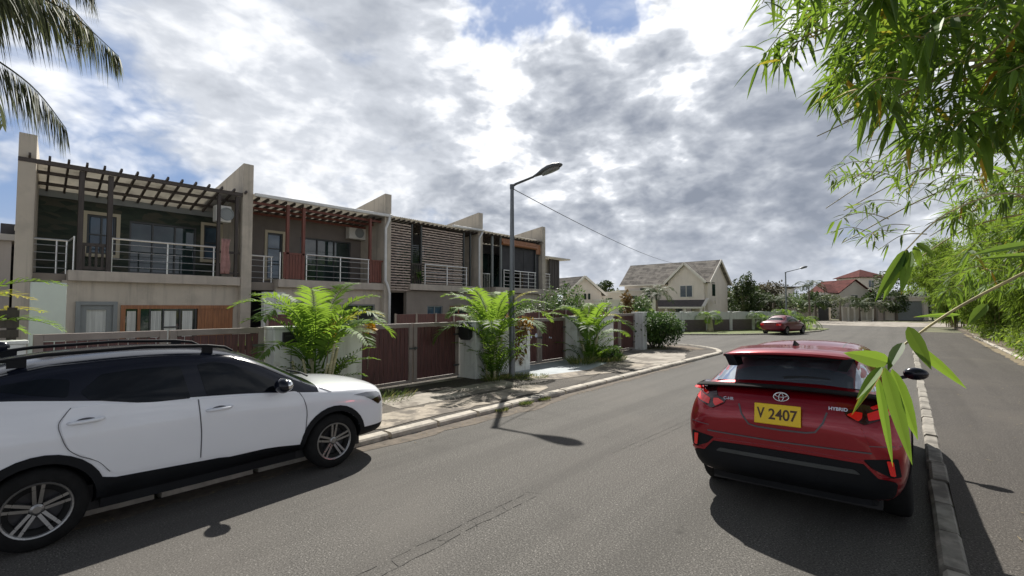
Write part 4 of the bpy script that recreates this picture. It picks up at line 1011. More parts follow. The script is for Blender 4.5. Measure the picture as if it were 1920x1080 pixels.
# P(u right along the front from its left end, v to the back)
oL = V(22.4-10.6*.735, 53+10.6*.678); P_ = frame_of((oL.x, oL.y), (c0-oL)[:2])
L_, D_, E, RZ = 10.6, 6.6, 5.0, 7.55
mb = MB(); pbox(mb, P_, 0, L_, 0, D_, 0, E)
mb.add([P_(0,0,E),P_(0,D_,E),P_(0,D_/2,RZ-.1)], [(0,1,2)]); mb.add([P_(L_,0,E),P_(L_,D_,E),P_(L_,D_/2,RZ-.1)], [(0,1,2)])
GU0, GU1 = 6.1, 10.3; GM = (GU0+GU1)/2; GZ = 7.05
mb.add([P_(GU0,-.5,0),P_(GU1,-.5,0),P_(GU1,-.5,E),P_(GM,-.5,GZ-.15),P_(GU0,-.5,E),P_(GU0,0,0),P_(GU1,0,0),P_(GU1,2.6,E),P_(GM,2.6,GZ-.15),P_(GU0,2.6,E)], [(0,1,2,3,4),(0,4,9,5),(1,6,7,2)])
mb.build('wall', M['cream'], root)
roofplane(root, P_, [(-.5,-.45,E-.28),(L_+.4,-.45,E-.28),(L_+.4,D_/2,RZ),(-.9,D_/2,RZ)], M['roof_grey']); roofplane(root, P_, [(-.5,D_+.45,E-.28),(L_+.4,D_+.45,E-.28),(L_+.4,D_/2,RZ+.01),(-.9,D_/2,RZ+.01)], M['roof_grey'])
for s_, a in ((-1, GU0), (1, GU1)):
    roofplane(root, P_, [(a+s_*.35,-.85,E-.25),(a+s_*.35,2.2,E-.25),(GM,2.2,GZ+.03),(GM,-.85,GZ+.03)], M['roof_grey'])
    q = MB(); q.bar(P_(a+s_*.38,-.88,E-.30), P_(GM,-.88,GZ-.02), .08, .26); q.build('bargeboard', M['cream_pale'], root)
for s_, v in ((-1, -.45), (1, D_+.45)): q = MB(); q.bar(P_(L_+.43,v,E-.32), P_(L_+.43,D_/2,RZ-.05), .08, .26); q.build('bargeboard', M['cream_pale'], root)
q = MB(); q.bar(P_(-.5,-.47,E-.36), P_(GU0-.4,-.47,E-.36), .1, .16); q.build('gutter', M['cream_pale'], root)
far_window(root, P_, 7.6, 9.0, 3.1, 4.4, -.5); far_window(root, P_, 2.2, 3.6, 3.1, 4.3, 0)
far_window(root, P_, 7.0, 9.0, .7, 1.75, -.5)
q = MB()
for a, b, c, d in ((1.3,2.3,3.2,4.6),): 
    q.add([P_(L_+.02,a,c),P_(L_+.02,b,c),P_(L_+.02,b,d),P_(L_+.02,a,d)], [(0,1,2,3)])
q.build('side_window', M['pane'], root)
roofplane(root, P_, [(3.6,-1.9,1.95),(L_+.1,-1.9,1.95),(L_+.1,-.52,2.75),(4.4,-.52,2.75)], M['roof_dark'], .1, 'awning_roof')
q = MB(); q.bar(P_(L_+.12,-1.95,1.9),P_(L_+.12,-.5,2.85),.3,.2); q.bar(P_(3.6,-1.93,1.85),P_(L_+.1,-1.93,1.85),.08,.2); q.build('awning_trim', M['cream_pale'], root)
for u in (3.9, 6.4, 8.6, 10.4): q = MB(); pbox(q, P_, u-.12, u+.12, -1.8, -1.56, 0, 1.85); q.build('pillar', M['cream_pale'], root)
dsh = MB(); cdish = P_(L_+.35, .9, 2.6); dsh.lathe([(0,0),(.05,.2),(.16,.38)], (0,0,0), 'x', 18); rot = Vector((1,0,0)).rotation_difference(V(1,-.4).normalized()); dsh.v = [tuple(rot @ Vector(p) + cdish) for p in dsh.v]
dsh.build('satellite_dish', M['cream_pale'], root)
# small gable house
o_ = V(6.4, 51); P_ = frame_of(o_[:2], V(1,.10)[:2])
root = thing('gable_house', 'small cream gabled house with two tiny upper windows, between the terrace and the larger house', 'house', tuple(o_))
mb = MB(); pbox(mb, P_, 0, 3.5, 0, 4, 0, 3.7); mb.add([P_(0,0,3.7),P_(3.5,0,3.7),P_(1.6,0,5.2)], [(0,1,2)]); pbox(mb, P_, 3.5, 4.6, 1, 4, 0, 3.6); mb.build('wall', M['cream'], root)
roofplane(root, P_, [(-.45,-.3,3.35),(-3.6,3.6,3.35),(-1.6,4.6,5.25),(1.6,-.3,5.32)], M['roof_grey']); roofplane(root, P_, [(4.0,-.3,3.25),(4.0,4.2,3.25),(1.6,4.2,5.30),(1.6,-.3,5.30)], M['roof_grey'])
q = MB(); q.bar(P_(-.5,-.35,3.3),P_(1.6,-.35,5.3),.08,.24); q.build('bargeboard', M['cream_pale'], root); q = MB(); q.bar(P_(4.05,-.35,3.2),P_(1.6,-.35,5.28),.08,.24); q.build('bargeboard', M['cream_pale'], root)
for u in (.55, 1.55, 2.0): q = MB(); pbox(q, P_, u, u+.24, -.05, -.01, 2.75, 3.4); q.build('window', M['pane'], root)
# plain flat roofed blocks behind
for (r_, a, w_, h, lab, mt) in ((9.9,54,3.0,3.55,'plain cream block with a flat roof right of the small gable house','cream'), (13.6,58,3.8,3.9,'low cream block with a flat roof left of the larger gable house','cream'), (9.0,46,5.4,2.55,'white flat yard building behind the corner shrubs','cream_pale')):
    p = V(r_, a); P_ = frame_of(p[:2], V(1, .05)[:2]); root = thing('flat_roofed_building', lab, 'building', tuple(p))
    q = MB(); pbox(q, P_, 0, w_, 0, 4, 0, h); q.build('wall', M[mt], root); q = MB(); pbox(q, P_, -.1, w_+.1, -.1, 4.1, h, h+.14); q.build('parapet', M['cream_pale'], root)
    q = MB(); pbox(q, P_, w_*.3, w_*.3+.9, -.04, -.01, h-1.5, h-.6); q.build('window', M['pane'], root)
# scalloped wall with brown panels
a_ = V(6.5, 33.6); b_ = V(24.6, 40.4); P_ = frame_of(a_[:2], (b_-a_)[:2]); LW = (b_-a_).length; N = 8
root = thing('panelled_wall', 'long white wall with brown lower panels and a scalloped top across the junction', 'wall', tuple(a_))
for k in range(N):
    u0, u1 = LW*k/N+.14, LW*(k+1)/N-.14
    q = MB(); pbox(q, P_, u0, u1, .02, .14, 0, .93); q.build('brown_panel', M['panel_brown'], root)
    q = MB(); vs = []; S = 10
    for i in range(S+1):
        t = i/S; z = 1.50+.07*math.sin(math.pi*t); u = u0+(u1-u0)*t
        vs += [P_(u,0,.932), P_(u,0,z), P_(u,.16,.932), P_(u,.16,z)]
    q.add(vs, [f for i in range(S) for f in ((i*4,i*4+4,i*4+5,i*4+1),(i*4+2,i*4+3,i*4+7,i*4+6),(i*4+1,i*4+5,i*4+7,i*4+3),(i*4,i*4+2,i*4+6,i*4+4))]); q.build('white_band', M['white_wall'], root)
for k in range(N+1): q = MB(); u = LW*k/N; pbox(q, P_, u-.138, u+.138, -.04, .2, 0, 1.60); q.build('post', M['white_wall'], root)
# far end of the street
def farwall(name, label, cat, r0, a0, r1, a1, z, mat, t=.15, n=0, pm=None):
    a_, b_ = V(r0, a0), V(r1, a1); P_ = frame_of(a_[:2], (b_-a_)[:2]); L = (b_-a_).length
    root = thing(name, label, cat, tuple(a_)); q = MB(); pbox(q, P_, 0, L, 0, t, 0, z); q.build('wall_panel', M[mat], root)
    for k in range(n+1): q = MB(); u = L*k/n if n else 0; pbox(q, P_, u-.15, u+.15, -.08, t+.08, 0, z+.15); q.build('post', M[pm or mat], root)
farwall('boundary_wall', 'sand coloured wall left of the dark far gate', 'wall', 39.0, 66, 43.2, 66, 1.75, 'cream', n=3)
farwall('far_gate', 'dark metal gate at the far end of the street', 'gate', 43.3, 66, 45.1, 66, 1.7, 'darkwall', n=1, pm='cream')
farwall('picket_fence', 'pale fence with white posts at the far end of the street', 'fence', 45.4, 64, 50.4, 65, 1.75, 'house', n=5, pm='cream_pale')
farwall('far_gate', 'pinkish brown slatted gate left of the far garage', 'gate', 50.8, 66, 53.2, 66.5, 2.0, 'slats', n=2, pm='gate_frame')
farwall('boundary_wall', 'low white wall right of the far garage under the bamboo', 'wall', 56, 60, 60.5, 58, 2.3, 'white_wall', n=2)
p = V(54.6, 66.5); P_ = frame_of(p[:2], V(1,-.05)[:2]); root = thing('garage', 'beige garage with a grey door at the far end of the street', 'garage', tuple(p))
q = MB(); pbox(q, P_, 0, .5, 0, 5, 0, 3.2); pbox(q, P_, 4.2, 4.8, 0, 5, 0, 3.2); pbox(q, P_, .5, 4.2, 0, 5, 2.75, 3.2); q.build('wall', M['cream'], root)
q = MB(); pbox(q, P_, .5, 4.2, .3, .4, 0, 2.75); q.build('garage_door', M['frame_grey'], root); q = MB(); pbox(q, P_, -.2, 5, -.2, 5.2, 3.2, 3.45); q.build('roof', M['sheet'], root)
p = V(51.5, 75); P_ = frame_of(p[:2], V(1,.1)[:2]); root = thing('red_roofed_house', 'cream house with a red brown hipped roof at the far end of the street', 'house', tuple(p))
q = MB(); pbox(q, P_, 0, 7, 0, 7, 0, 4.3); q.add([P_(1.4,0,4.3),P_(7,0,4.3),P_(4.2,0,6.3)], [(0,1,2)]); q.build('wall', M['cream'], root)
roofplane(root, P_, [(1.0,-.4,4.1),(1.0,7,4.1),(4.2,7,6.4),(4.2,-.4,6.4)], M['roof_red']); roofplane(root, P_, [(7.5,-.4,4.1),(7.5,7,4.1),(4.2,7,6.41),(4.2,-.4,6.41)], M['roof_red']); roofplane(root, P_, [(-.6,-.3,4.2),(1.2,-.3,4.2),(2.6,3,5.7),(-.1,3,5.7)], M['roof_red'])
far_window(root, P_, 3.5, 4.7, 2.4, 3.8, 0)
p = V(72, 96); P_ = frame_of(p[:2], V(1,.1)[:2]); root = thing('tower_house', 'tall pinkish house with a hipped roof rising behind the red roofed house', 'house', tuple(p))
q = MB(); pbox(q, P_, 0, 6, 0, 6, 0, 8.2); q.build('wall', M['cream'], root)
for pts in ([(-.5,-.5,8.1),(6.5,-.5,8.1),(3.1,3,9.9),(2.9,3,9.9)], [(-.5,6.5,8.1),(-.5,-.5,8.1),(2.9,3,9.9),(2.9,3.01,9.9)], [(6.5,-.5,8.1),(6.5,6.5,8.1),(3.1,3.01,9.9),(3.1,3,9.9)]): roofplane(root, P_, pts, M['roof_red'])
far_window(root, P_, 2, 3.2, 6, 7.4, 0)
p = V(50, 92); P_ = frame_of(p[:2], V(1,0)[:2]); root = thing('low_grey_roofed_house', 'pale house with a thin grey roof showing over the trees behind the far lamp post', 'house', tuple(p))
q = MB(); pbox(q, P_, 0, 6, 0, 6, 0, 5.6); q.build('wall', M['cream_pale'], root); q = MB(); pbox(q, P_, -.4, 7, -.4, 6.4, 5.6, 5.95); q.build('roof', M['roof_dark'], root)

# ================================================================== STREET LAMPS AND WIRE
def street_lamp(label, x, y, h, az, arm=1.15, rise=.2):
    root = thing('street_lamp', label, 'street lamp', (x, y, .05), group='street lamps')
    d = Vector((math.cos(az), math.sin(az), 0))
    q = MB(); q.tube([(x,y,0),(x,y,1.3),(x,y,h-.02),(x,y,h)], [.085,.08,.048,.045], 14); q.tube([(x,y,0),(x,y,.06)], .13, 14); q.build('pole', M['pole'], root, smooth=False)
    t = Vector((x,y,h)); a = t+d*arm+Vector((0,0,arm*rise)); q = MB(); q.tube([(x,y,h-.10),(x,y,h+.02)], .062, 12); q.tube([t-Vector((0,0,.03)), t+d*.12+Vector((0,0,.03)), a], [.036,.034,.03], 10); q.build('arm', M['lamp_body'], root)
    up = Vector((0,0,1)); ax = (d+Vector((0,0,rise+.03))).normalized(); nn = ax.cross(d.cross(up)).normalized(); nn = -nn if nn.z < 0 else nn; sdv = ax.cross(nn)
    q = MB(); S = [(0,.035,.035,.0),(.10,.06,.055,.0),(.28,.13,.10,.01),(.46,.18,.12,.014),(.64,.185,.11,.012),(.76,.13,.075,.006),(.83,.05,.03,0),(.84,.01,.01,0)]; vs = []; K = 16
    for (s_, w_, hh, dz) in S:
        for k in range(K):
            b = 2*math.pi*k/K; ch = math.sin(b)*hh*(1 if math.sin(b) > 0 else .45); vs.append(a+ax*s_+sdv*math.cos(b)*w_+nn*(ch+dz))
    q.add(vs, [(i*K+k, i*K+(k+1)%K, (i+1)*K+(k+1)%K, (i+1)*K+k) for i in range(len(S)-1) for k in range(K)]+[tuple(range(K-1,-1,-1))]); hd = q.build('lamp_head', M['lamp_body'], root, smooth=True)
    q = MB(); vs = []
    for (s_, w_) in ((.24,.04),(.34,.11),(.50,.15),(.64,.13),(.73,.05)):
        for k in range(9):
            b = math.pi+math.pi*k/8; vs.append(a+ax*s_+sdv*math.cos(b)*w_+nn*(math.sin(b)*.065-.022))
    q.add(vs, [(i*9+k, i*9+k+1, (i+1)*9+k+1, (i+1)*9+k) for i in range(4) for k in range(8)]); q.build('lens', M['lens'], hd, smooth=True)
    return root
LX, LY = -8.13, 9.56
street_lamp('tall grey street lamp standing in the pavement between the second and third gates', LX, LY, 5.27, R(19), .62, .28)
lp2 = V(25.4, 43.0); street_lamp('distant grey street lamp rising behind the dark red sedan', lp2.x, lp2.y, 5.15, R(38), 1.2, .25)
q = MB(); a = Vector((LX+.05, LY, 5.16)); b = V(17.5, 48, 6.35); pts = [a+(b-a)*t+Vector((0,0,-1.1*4*t*(1-t)*.35)) for t in [i/24 for i in range(25)]]; q.tube(pts, .011, 6)
o = whole('overhead_wire', q, M['wire'], 'thin overhead wire running from the near lamp post towards the gabled house', 'wire', tuple(a))
q = MB(); q.tube([(LX+.075,LY-.02,5.2),(LX+.08,LY-.03,3.0),(LX+.085,LY-.02,.9)], .006, 5); q.build('cable', M['wire'], bpy.data.objects['street_lamp'])

# ================================================================== VEGETATION
def rvec(rnd):
    while True:
        v = Vector((rnd.uniform(-1,1), rnd.uniform(-1,1), rnd.uniform(-1,1)))
        if .01 < v.length < 1: return v.normalized()
def blade(mb, base, d, n, L, W, tone, droop=.0, seg=2):
    """one lanceolate leaf, folded a little along its midrib, drooping"""
    d = d.normalized(); s_ = d.cross(n)
    if s_.length < .01: s_ = d.orthogonal()
    s_.normalize(); n = s_.cross(d).normalized(); vs = [base]; prof = {1: (.5,), 2: (.28,.66), 3: (.18,.45,.75), 5: (.1,.25,.45,.65,.84)}[seg]; 
    wd = {1: (1,), 2: (1,.75), 3: (.85,1,.6), 5: (.6,.95,1,.78,.42)}[seg]
    for t, w_ in zip(prof, wd):
        c = base+d*L*t+Vector((0,0,-droop*L*t*t)); h = W/2*w_
        if seg >= 3: vs += [c-s_*h+n*h*.35, c, c+s_*h+n*h*.35]
        else: vs += [c-s_*h, c+s_*h]
    vs.append(base+d*L+Vector((0,0,-droop*L))); k = len(vs)-1
    if seg >= 3:
        f = [(0,2,1),(0,3,2)]
        for i in range(seg-1): a = 1+3*i; f += [(a,a+1,a+4,a+3),(a+1,a+2,a+5,a+4)]
        a = 1+3*(seg-1); f += [(a,a+1,k),(a+1,a+2,k)]
    elif seg == 2: f = [(0,2,1),(1,2,4,3),(3,4,k)]
    else: f = [(0,2,k,1)]
    mb.add(vs, f, 0, tone)
def crown(mb, c, rx, ry, rz, n, size, rnd, clumps=14, flat=.3, seg=1, hang=0.0, ratio=.55, shell=.55):
    """leafy mass made of clumps of separate leaves with gaps between them"""
    c = Vector(c); cl = []
    for i in range(clumps):
        v = rvec(rnd); r = rnd.uniform(shell, 1.0); cl.append((c+Vector((v.x*rx*r, v.y*ry*r, v.z*rz*r)), rnd.uniform(.22,.42), rnd.random()))
    for i in range(n):
        cc, cr, tn = cl[rnd.randrange(clumps)]; v = rvec(rnd); r = rnd.random()**.5*cr
        p = cc+Vector((v.x*rx*r, v.y*ry*r, v.z*rz*r)); d = (v+rvec(rnd)*.9+Vector((0,0,-hang))); nn = (Vector((0,0,1))+rvec(rnd)*.8)
        s_ = size*rnd.uniform(.6,1.3); blade(mb, p, d, nn, s_, s_*ratio, min(1,max(0,.6*tn+.4*rnd.random())), .15, seg)
def tree(label, cat, loc, h, rx, rz, leaf, mat, n=2600, clumps=16, seed=1, trunk_r=.12, name='tree', group=None, base=.45, ry=None):
    rnd = random.Random(seed); root = thing(name, label, cat, loc, group=group); L0 = Vector(loc)
    q = MB(); top = L0+Vector((rnd.uniform(-.3,.3), rnd.uniform(-.3,.3), h-rz)); q.tube([L0, L0+(top-L0)*.5+Vector((.08,.05,0)), top, L0+Vector((0,0,h-rz*.4))], [trunk_r*1.3, trunk_r, trunk_r*.7, trunk_r*.2], 8)
    for k in range(6):
        a = rnd.uniform(0,6.28); s_ = L0+(top-L0)*rnd.uniform(.6,1); e = s_+Vector((math.cos(a)*rx*.65, math.sin(a)*rx*.65, rz*rnd.uniform(.2,.9))); q.tube([s_, (s_+e)/2+Vector((0,0,.15)), e], [trunk_r*.5, trunk_r*.35, trunk_r*.1], 5)
    q.build('trunk', M['trunk'], root)
    q = MB(); crown(q, L0+Vector((0,0,h-rz)), rx, ry or rx, rz, n, leaf, rnd, clumps); q.build('crown', M[mat], root, fix=False)
    return root
def frond(mb_r, mb_l, base, az, el, L, rnd, droop=1.0, lf=.42, lw=.032, nl=26, tone=.5, vee=.5, hang=.3, tip_tone=None, seg=2, rad=.012):
    """feather palm leaf: arching rib with leaflets on both sides"""
    base = Vector(base); pts = []; p = base.copy(); e = el; st = L/14
    for i in range(15):
        pts.append(p.copy()); d = Vector((math.cos(az)*math.cos(e), math.sin(az)*math.cos(e), math.sin(e))); p = p+d*st; e -= droop*.16*(i/10+.25)
    mb_r.tube(pts, [rad*(1-.85*i/14) for i in range(15)], 5, tone=tone if mb_r is mb_l else None)
    for k in range(nl):
        t = .16+.84*k/(nl-1); f = t*14; i = min(13, int(f)); q = pts[i]+(pts[i+1]-pts[i])*(f-i); d = (pts[i+1]-pts[i]).normalized()
        s_ = d.cross(Vector((0,0,1)));
        if s_.length < .05: s_ = Vector((math.sin(az), -math.cos(az), 0))
        s_.normalize(); up = s_.cross(d)
        ll = lf*(math.sin(math.pi*min(1, t*.85+.12))**.6)*rnd.uniform(.85,1.1)
        for sg in (-1, 1):
            dd = s_*sg*.8+d*.62+up*vee*rnd.uniform(.6,1.2)+Vector((0,0,-hang))
            tn = tone+rnd.uniform(-.12,.12)
            if tip_tone is not None and t > .55: tn = tip_tone
            blade(mb_l, q, dd, up, ll, lw*rnd.uniform(.8,1.2), min(1,max(0,tn)), .35, seg)
def leaflets(mb, pts, rnd, lf, lw, nl, tone, hang, out=.8, fwd=.45, t0=.1, seg=2):
    n = len(pts)-1
    for k in range(nl):
        t = t0+(1-t0)*k/(nl-1); f = t*n; i = min(n-1, int(f)); q = pts[i]+(pts[i+1]-pts[i])*(f-i); d = (pts[i+1]-pts[i]).normalized(); s_ = d.cross(Vector((0,0,1))).normalized()
        ll = lf*(math.sin(math.pi*min(1, t*.80+.16))**.5)*rnd.uniform(.75,1.15)
        for sg in (-1, 1): blade(mb, q, s_*sg*out*rnd.uniform(.6,1.1)+d*fwd*rnd.uniform(.6,1.3)+Vector((0,0,-hang*rnd.uniform(.6,1.2))), s_.cross(d)+rvec(rnd)*.4, ll, lw*rnd.uniform(.7,1.3), min(1,max(0,tone+rnd.uniform(-.3,.3))), .55, seg)
def areca(label, loc, h, spread, seed, nf=15, nst=9, lf=.40, yellow=1, name='palm_clump', group='areca palm clumps along the pavement', aim=None):
    rnd = random.Random(seed); root = thing(name, label, 'palm', loc, group=group); L0 = Vector(loc)
    for k in range(nst):
        a = rnd.uniform(0, 6.28); r = rnd.uniform(.05,.30)*spread; b = L0+Vector((math.cos(a)*r, math.sin(a)*r, 0)); e = b+Vector((math.cos(a)*.25*spread, math.sin(a)*.25*spread, h*rnd.uniform(.32,.5)))
        q = MB(); q.tube([b, (b+e)/2+Vector((math.cos(a)*-.03,0,0)), e], [.032,.027,.022], 7); q.build('stem', M['cane'], root)
    for k in range(nf):
        a = 6.28*k/nf+rnd.uniform(-.25,.25); el = R(rnd.uniform(62,86)) if k % 4 else R(rnd.uniform(42,60)); Lf = h*rnd.uniform(.58,.82)
        b = L0+Vector((math.cos(a)*.15*spread, math.sin(a)*.15*spread, h*rnd.uniform(.22,.42)))
        q = MB(); tip = None; tn = rnd.uniform(.2,.75)
        if k in (3, 7) and yellow: tip = .97
        frond(q, q, b, a, el, Lf, rnd, rnd.uniform(.65,1.15), lf*rnd.uniform(.9,1.15), .048, 32, tn, .55, .12, tip, 2, .013); q.build('frond', M['palm_leaf'], root, fix=False)
    # young shoots and low leaves
    q = MB()
    for k in range(24):
        a = rnd.uniform(0,6.28); r = rnd.uniform(0,.45)*spread; frond(q, q, L0+Vector((math.cos(a)*r, math.sin(a)*r, .02)), a, R(rnd.uniform(60,85)), h*rnd.uniform(.3,.62), rnd, .8, lf*.7, .036, 18, rnd.uniform(.1,.5), .5, .1, None, 1, .008)
    q.build('low_shoots', M['palm_leaf'], root, fix=False)
    return root
areca('nearest palm clump, with a browned frond, before the wall with the square letterbox', (-8.62, 4.35, .05), 2.55, .9, 11, 20, 9, .44)
areca('tall palm clump wrapped round the foot of the street lamp', (-8.38, 9.05, .05), 2.8, .6, 23, 18, 10, .42)
areca('yellow green palm clump with bare pale stems, right of the blue grey ramp', (-8.45, 14.1, .05), 2.35, 1.0, 31, 19, 9, .42)
# bronze and orange plants tucked in front of the walls
def leafy_plant(label, loc, h, r, mat, n, size, seed, name='leafy_plant', cat='plant', group=None, hang=0):
    rnd = random.Random(seed); root = thing(name, label, cat, loc, group=group); L0 = Vector(loc); q = MB()
    for k in range(7): a = rnd.uniform(0,6.28); q.tube([L0, L0+Vector((math.cos(a)*r*.6, math.sin(a)*r*.6, h*.7))], [.014,.006], 5)
    q.build('stem', M['trunk'], root); q = MB(); crown(q, L0+Vector((0,0,h*.6)), r, r, h*.42, n, size, rnd, 10, hang=hang, ratio=.4, seg=2); q.build('foliage', M[mat], root, fix=False); return root
leafy_plant('bronze leaved shrub behind the lamp post against the third gate', (-8.75, 10.35, .06), 1.75, .42, 'brown_leaf', 420, .16, 3)
for (x, y, z, r_, lab) in ((-8.42, 10.62, 1.50, .17, 'orange yellow leaf cluster glowing beside the lamp post'), (-8.75, 5.62, 1.52, .09, 'orange yellow leaf cluster on top of the white wall beside the second gate'), (-8.3, 4.45, 1.55, .16, 'orange flower spray in the middle of the nearest palm clump')):
    q = MB(); rnd = random.Random(int(x*-50)); root = thing('orange_foliage', lab, 'leaves', (x, y, z-.35))
    q.tube([(x-.1,y,z-.9),(x,y,z)], [.012,.006], 5); q.build('stem', M['trunk'], root); q = MB()
    for k in range(int(220*r_/.17)): v = rvec(rnd); blade(q, Vector((x,y,z))+v*r_*rnd.random(), v+Vector((0,0,.2)), rvec(rnd), .09, .035, .5, .1, 1)
    q.build('foliage', M['flower'], root, fix=False)
def grass_tuft(q, c, r, h, n, rnd):
    for k in range(n):
        a = rnd.uniform(0,6.28); rr = r*rnd.random()**.5; b = Vector((c[0]+math.cos(a)*rr, c[1]+math.sin(a)*rr*1.6, c[2])); blade(q, b, Vector((math.cos(a)*.5, math.sin(a)*.5, 1))+rvec(rnd)*.3, rvec(rnd), h*rnd.uniform(.5,1.2), .012, rnd.random(), .35, 1)
rnd = random.Random(77)
q = MB()
for c, r, h, n_ in (((-8.25,5.5,.06),.5,.28,420),((-8.1,9.75,.06),.35,.12,420),((-7.75,9.9,.06),.4,.09,420),((-5.82,6.55,.01),.09,.10,160),((-5.84,7.3,.01),.10,.13,240),((-5.83,7.9,.01),.09,.10,200),((-8.2,13.2,.06),.35,.5,500),((-8.0,14.6,.06),.5,.35,600),((-8.15,8.95,.06),.3,.3,300),((-8.6,20.2,.06),.5,.1,200)): grass_tuft(q, c, r, h, n_, rnd)
for k in range(70):
    u = rnd.random(); a, b = V(8, 34.1), V(24.6, 39.9); p = a+(b-a)*u; grass_tuft(q, (p.x, p.y-.6, .04), .5, .12, 26, rnd)
for k in range(40): grass_tuft(q, (3.35+rnd.random()*.6, 20+rnd.random()*26, .15), .4, .2, 30, rnd)
q.build('grass', M['grass'], None, fix=False, label='tufts of grass and weeds along the kerbs and wall feet', cat='grass', kind='stuff')
q = MB()
for k in range(900):
    u = rnd.random()
    if u < .45: x, y, z = 2.98-abs(rnd.gauss(0,.25)), rnd.uniform(14,44), .094
    elif u < .7: x, y, z = -5.75+abs(rnd.gauss(0,.12)), rnd.uniform(-2,17), .006
    elif u < .85: x, y, z = rnd.uniform(.5,3), rnd.uniform(2,20), .094
    else: x, y, z = rnd.uniform(-8.9,-6.3), rnd.uniform(4,16), .070
    a = rnd.uniform(0,6.28); blade(q, Vector((x,y,z)), Vector((math.cos(a),math.sin(a),.06)), Vector((0,0,1)), rnd.uniform(.04,.10), .016, .5, 0, 1)
q.build('fallen_leaves', M['litter'], None, fix=False, label='dry bamboo leaves scattered along the kerbs and paths', cat='leaf litter', kind='stuff')
# corner hedge, trimmed round
def bush(label, loc, rx, ry, h, n, leaf, mat, seed, name='shrub', group=None, clumps=26):
    rnd = random.Random(seed); root = thing(name, label, 'shrub', loc, group=group); L0 = Vector(loc); q = MB()
    for k in range(9):
        a = rnd.uniform(0,6.28); q.tube([L0+Vector((math.cos(a)*.15,math.sin(a)*.15,0)), L0+Vector((math.cos(a)*rx*.6, math.sin(a)*ry*.6, h*.7))], [.03,.012], 5)
    q.build('stem', M['trunk'], root); q = MB(); crown(q, L0+Vector((0,0,h*.52)), rx*.85, ry*.85, h*.42, n, leaf, rnd, clumps, ratio=.5, shell=.35); q.build('foliage', M[mat], root, fix=False); return root
bush('large dense green shrub trimmed round at the street corner', (-9.0, 20.9, .05), 1.5, 1.55, 1.85, 13000, .12, 'shrub_leaf', 5, clumps=80)
bush('pale leaved shrub rising behind the round corner shrub', (-10.6, 22.2, .05), 1.6, 1.0, 2.5, 3600, .15, 'tree_pale', 6, clumps=26)
bush('low dark weeds at the foot of the third palm clump', (-8.0, 15.0, .05), .55, .9, .55, 1800, .08, 'shrub_leaf', 8, clumps=16)
bush('leafy climber spilling over the yard fence in front of the end houses', (-12.6, 17.2, .06), .8, 2.3, 2.75, 4200, .15, 'tree_pale', 9, clumps=34)
bush('bronze green shrub against the end house of the row', (-13.6, 20.6, .06), 1.0, 1.4, 3.2, 3000, .15, 'shrub_leaf', 10, clumps=24)
bush('green shrub in the corner yard behind the last gate', (-11.3, 19.8, .06), 1.0, 1.2, 2.15, 2600, .14, 'tree_pale', 12, clumps=22)
bush('flowering shrub with reddish leaves over the last gate', (-10.4, 18.2, .06), .7, 1.2, 1.95, 1800, .12, 'brown_leaf', 13, clumps=16)
leafy_plant('orange tipped croton beside the white corner pillar', (-10.1, 20.4, .05), 2.5, .45, 'brown_leaf', 500, .2, 14)
leafy_plant('small pot plant on the slatted balcony', (FX-.22, 12.35, 2.93), .75, .28, 'shrub_leaf', 420, .12, 15)
leafy_plant('yellow green plant behind the yard fence below the slatted balcony', (-13.5, 14.2, .06), 2.1, .7, 'palm_leaf', 400, .2, 16)
# feather palms with trunks
def palm(label, loc, h, nf, L, seed, lf=.5, tr=.11, mat='palm_leaf', group=None, droop=1.2, lw=.05, nl=20, tone=.4):
    rnd = random.Random(seed); root = thing('palm_tree', label, 'palm', loc, group=group); L0 = Vector(loc)
    q = MB(); q.tube([L0, L0+Vector((.03,.02,h*.2)), L0+Vector((.02,0,h*.6)), L0+Vector((0,0,h))], [tr*1.5, tr*1.15, tr*.9, tr*.6], 10); q.build('trunk', M['cane'] if h < 2 else M['trunk'], root, smooth=True)
    for k in range(nf):
        a = 6.28*k/nf+rnd.uniform(-.2,.2); el = R(rnd.uniform(15,75)); q = MB(); frond(q, q, L0+Vector((0,0,h-.03)), a, el, L*rnd.uniform(.85,1.1), rnd, droop*rnd.uniform(.8,1.2), lf, lw, nl, tone+rnd.uniform(-.2,.2), .35, .2, None, 1, .014); q.build('frond', M[mat], root, fix=False)
    return root
p = V(15.4, 36.2); palm('small bottle palm in front of the panelled wall across the junction', tuple(p), 1.25, 9, 1.25, 41, .42, .19)
p = V(12.3, 39.5, 0); palm('palm crown in front of the gable house, left of its upstairs window', tuple(p), 2.9, 13, 1.9, 42, .6, .12, 'tree_leaf')
p = V(9.7, 36.0, 0); palm('young palm among the shrubs behind the corner', tuple(p), 1.6, 10, 1.7, 43, .5, .1)
for i, (r_, a, h, L) in enumerate(((20.6,37.9,.9,1.7),(23.4,39.4,1.0,1.9),(24.9,39.6,.7,1.6))):
    p = V(r_, a); palm(('pale green young palm left of the far lamp post','pale green palm just left of the far lamp post','short palm right of the far lamp post')[i], tuple(p), h, 12, L, 50+i, .5, .09)
for i, (r_, a, h, L) in enumerate(((38.4,60,4.3,2.6),(44.5,63,2.6,2.6),(47.5,63.5,2.2,2.3),(50.0,64,2.0,2.2),(31.5,56,2.4,2.4),(35.5,62,2.2,2.4),(41.8,64,2.4,2.4))):
    p = V(r_, a); palm(('tall garden palm left of the red roofed house','bushy palm in front of the pale fence','palm leaning over the white posted fence','palm at the right end of the pale fence','small palm in the trees behind the panelled wall','palm behind the sand coloured wall','palm beside the dark far gate')[i], tuple(p), h, 11, L, 60+i, .7, .12, 'palm_old' if i % 2 else 'tree_leaf', lw=.09, nl=16)
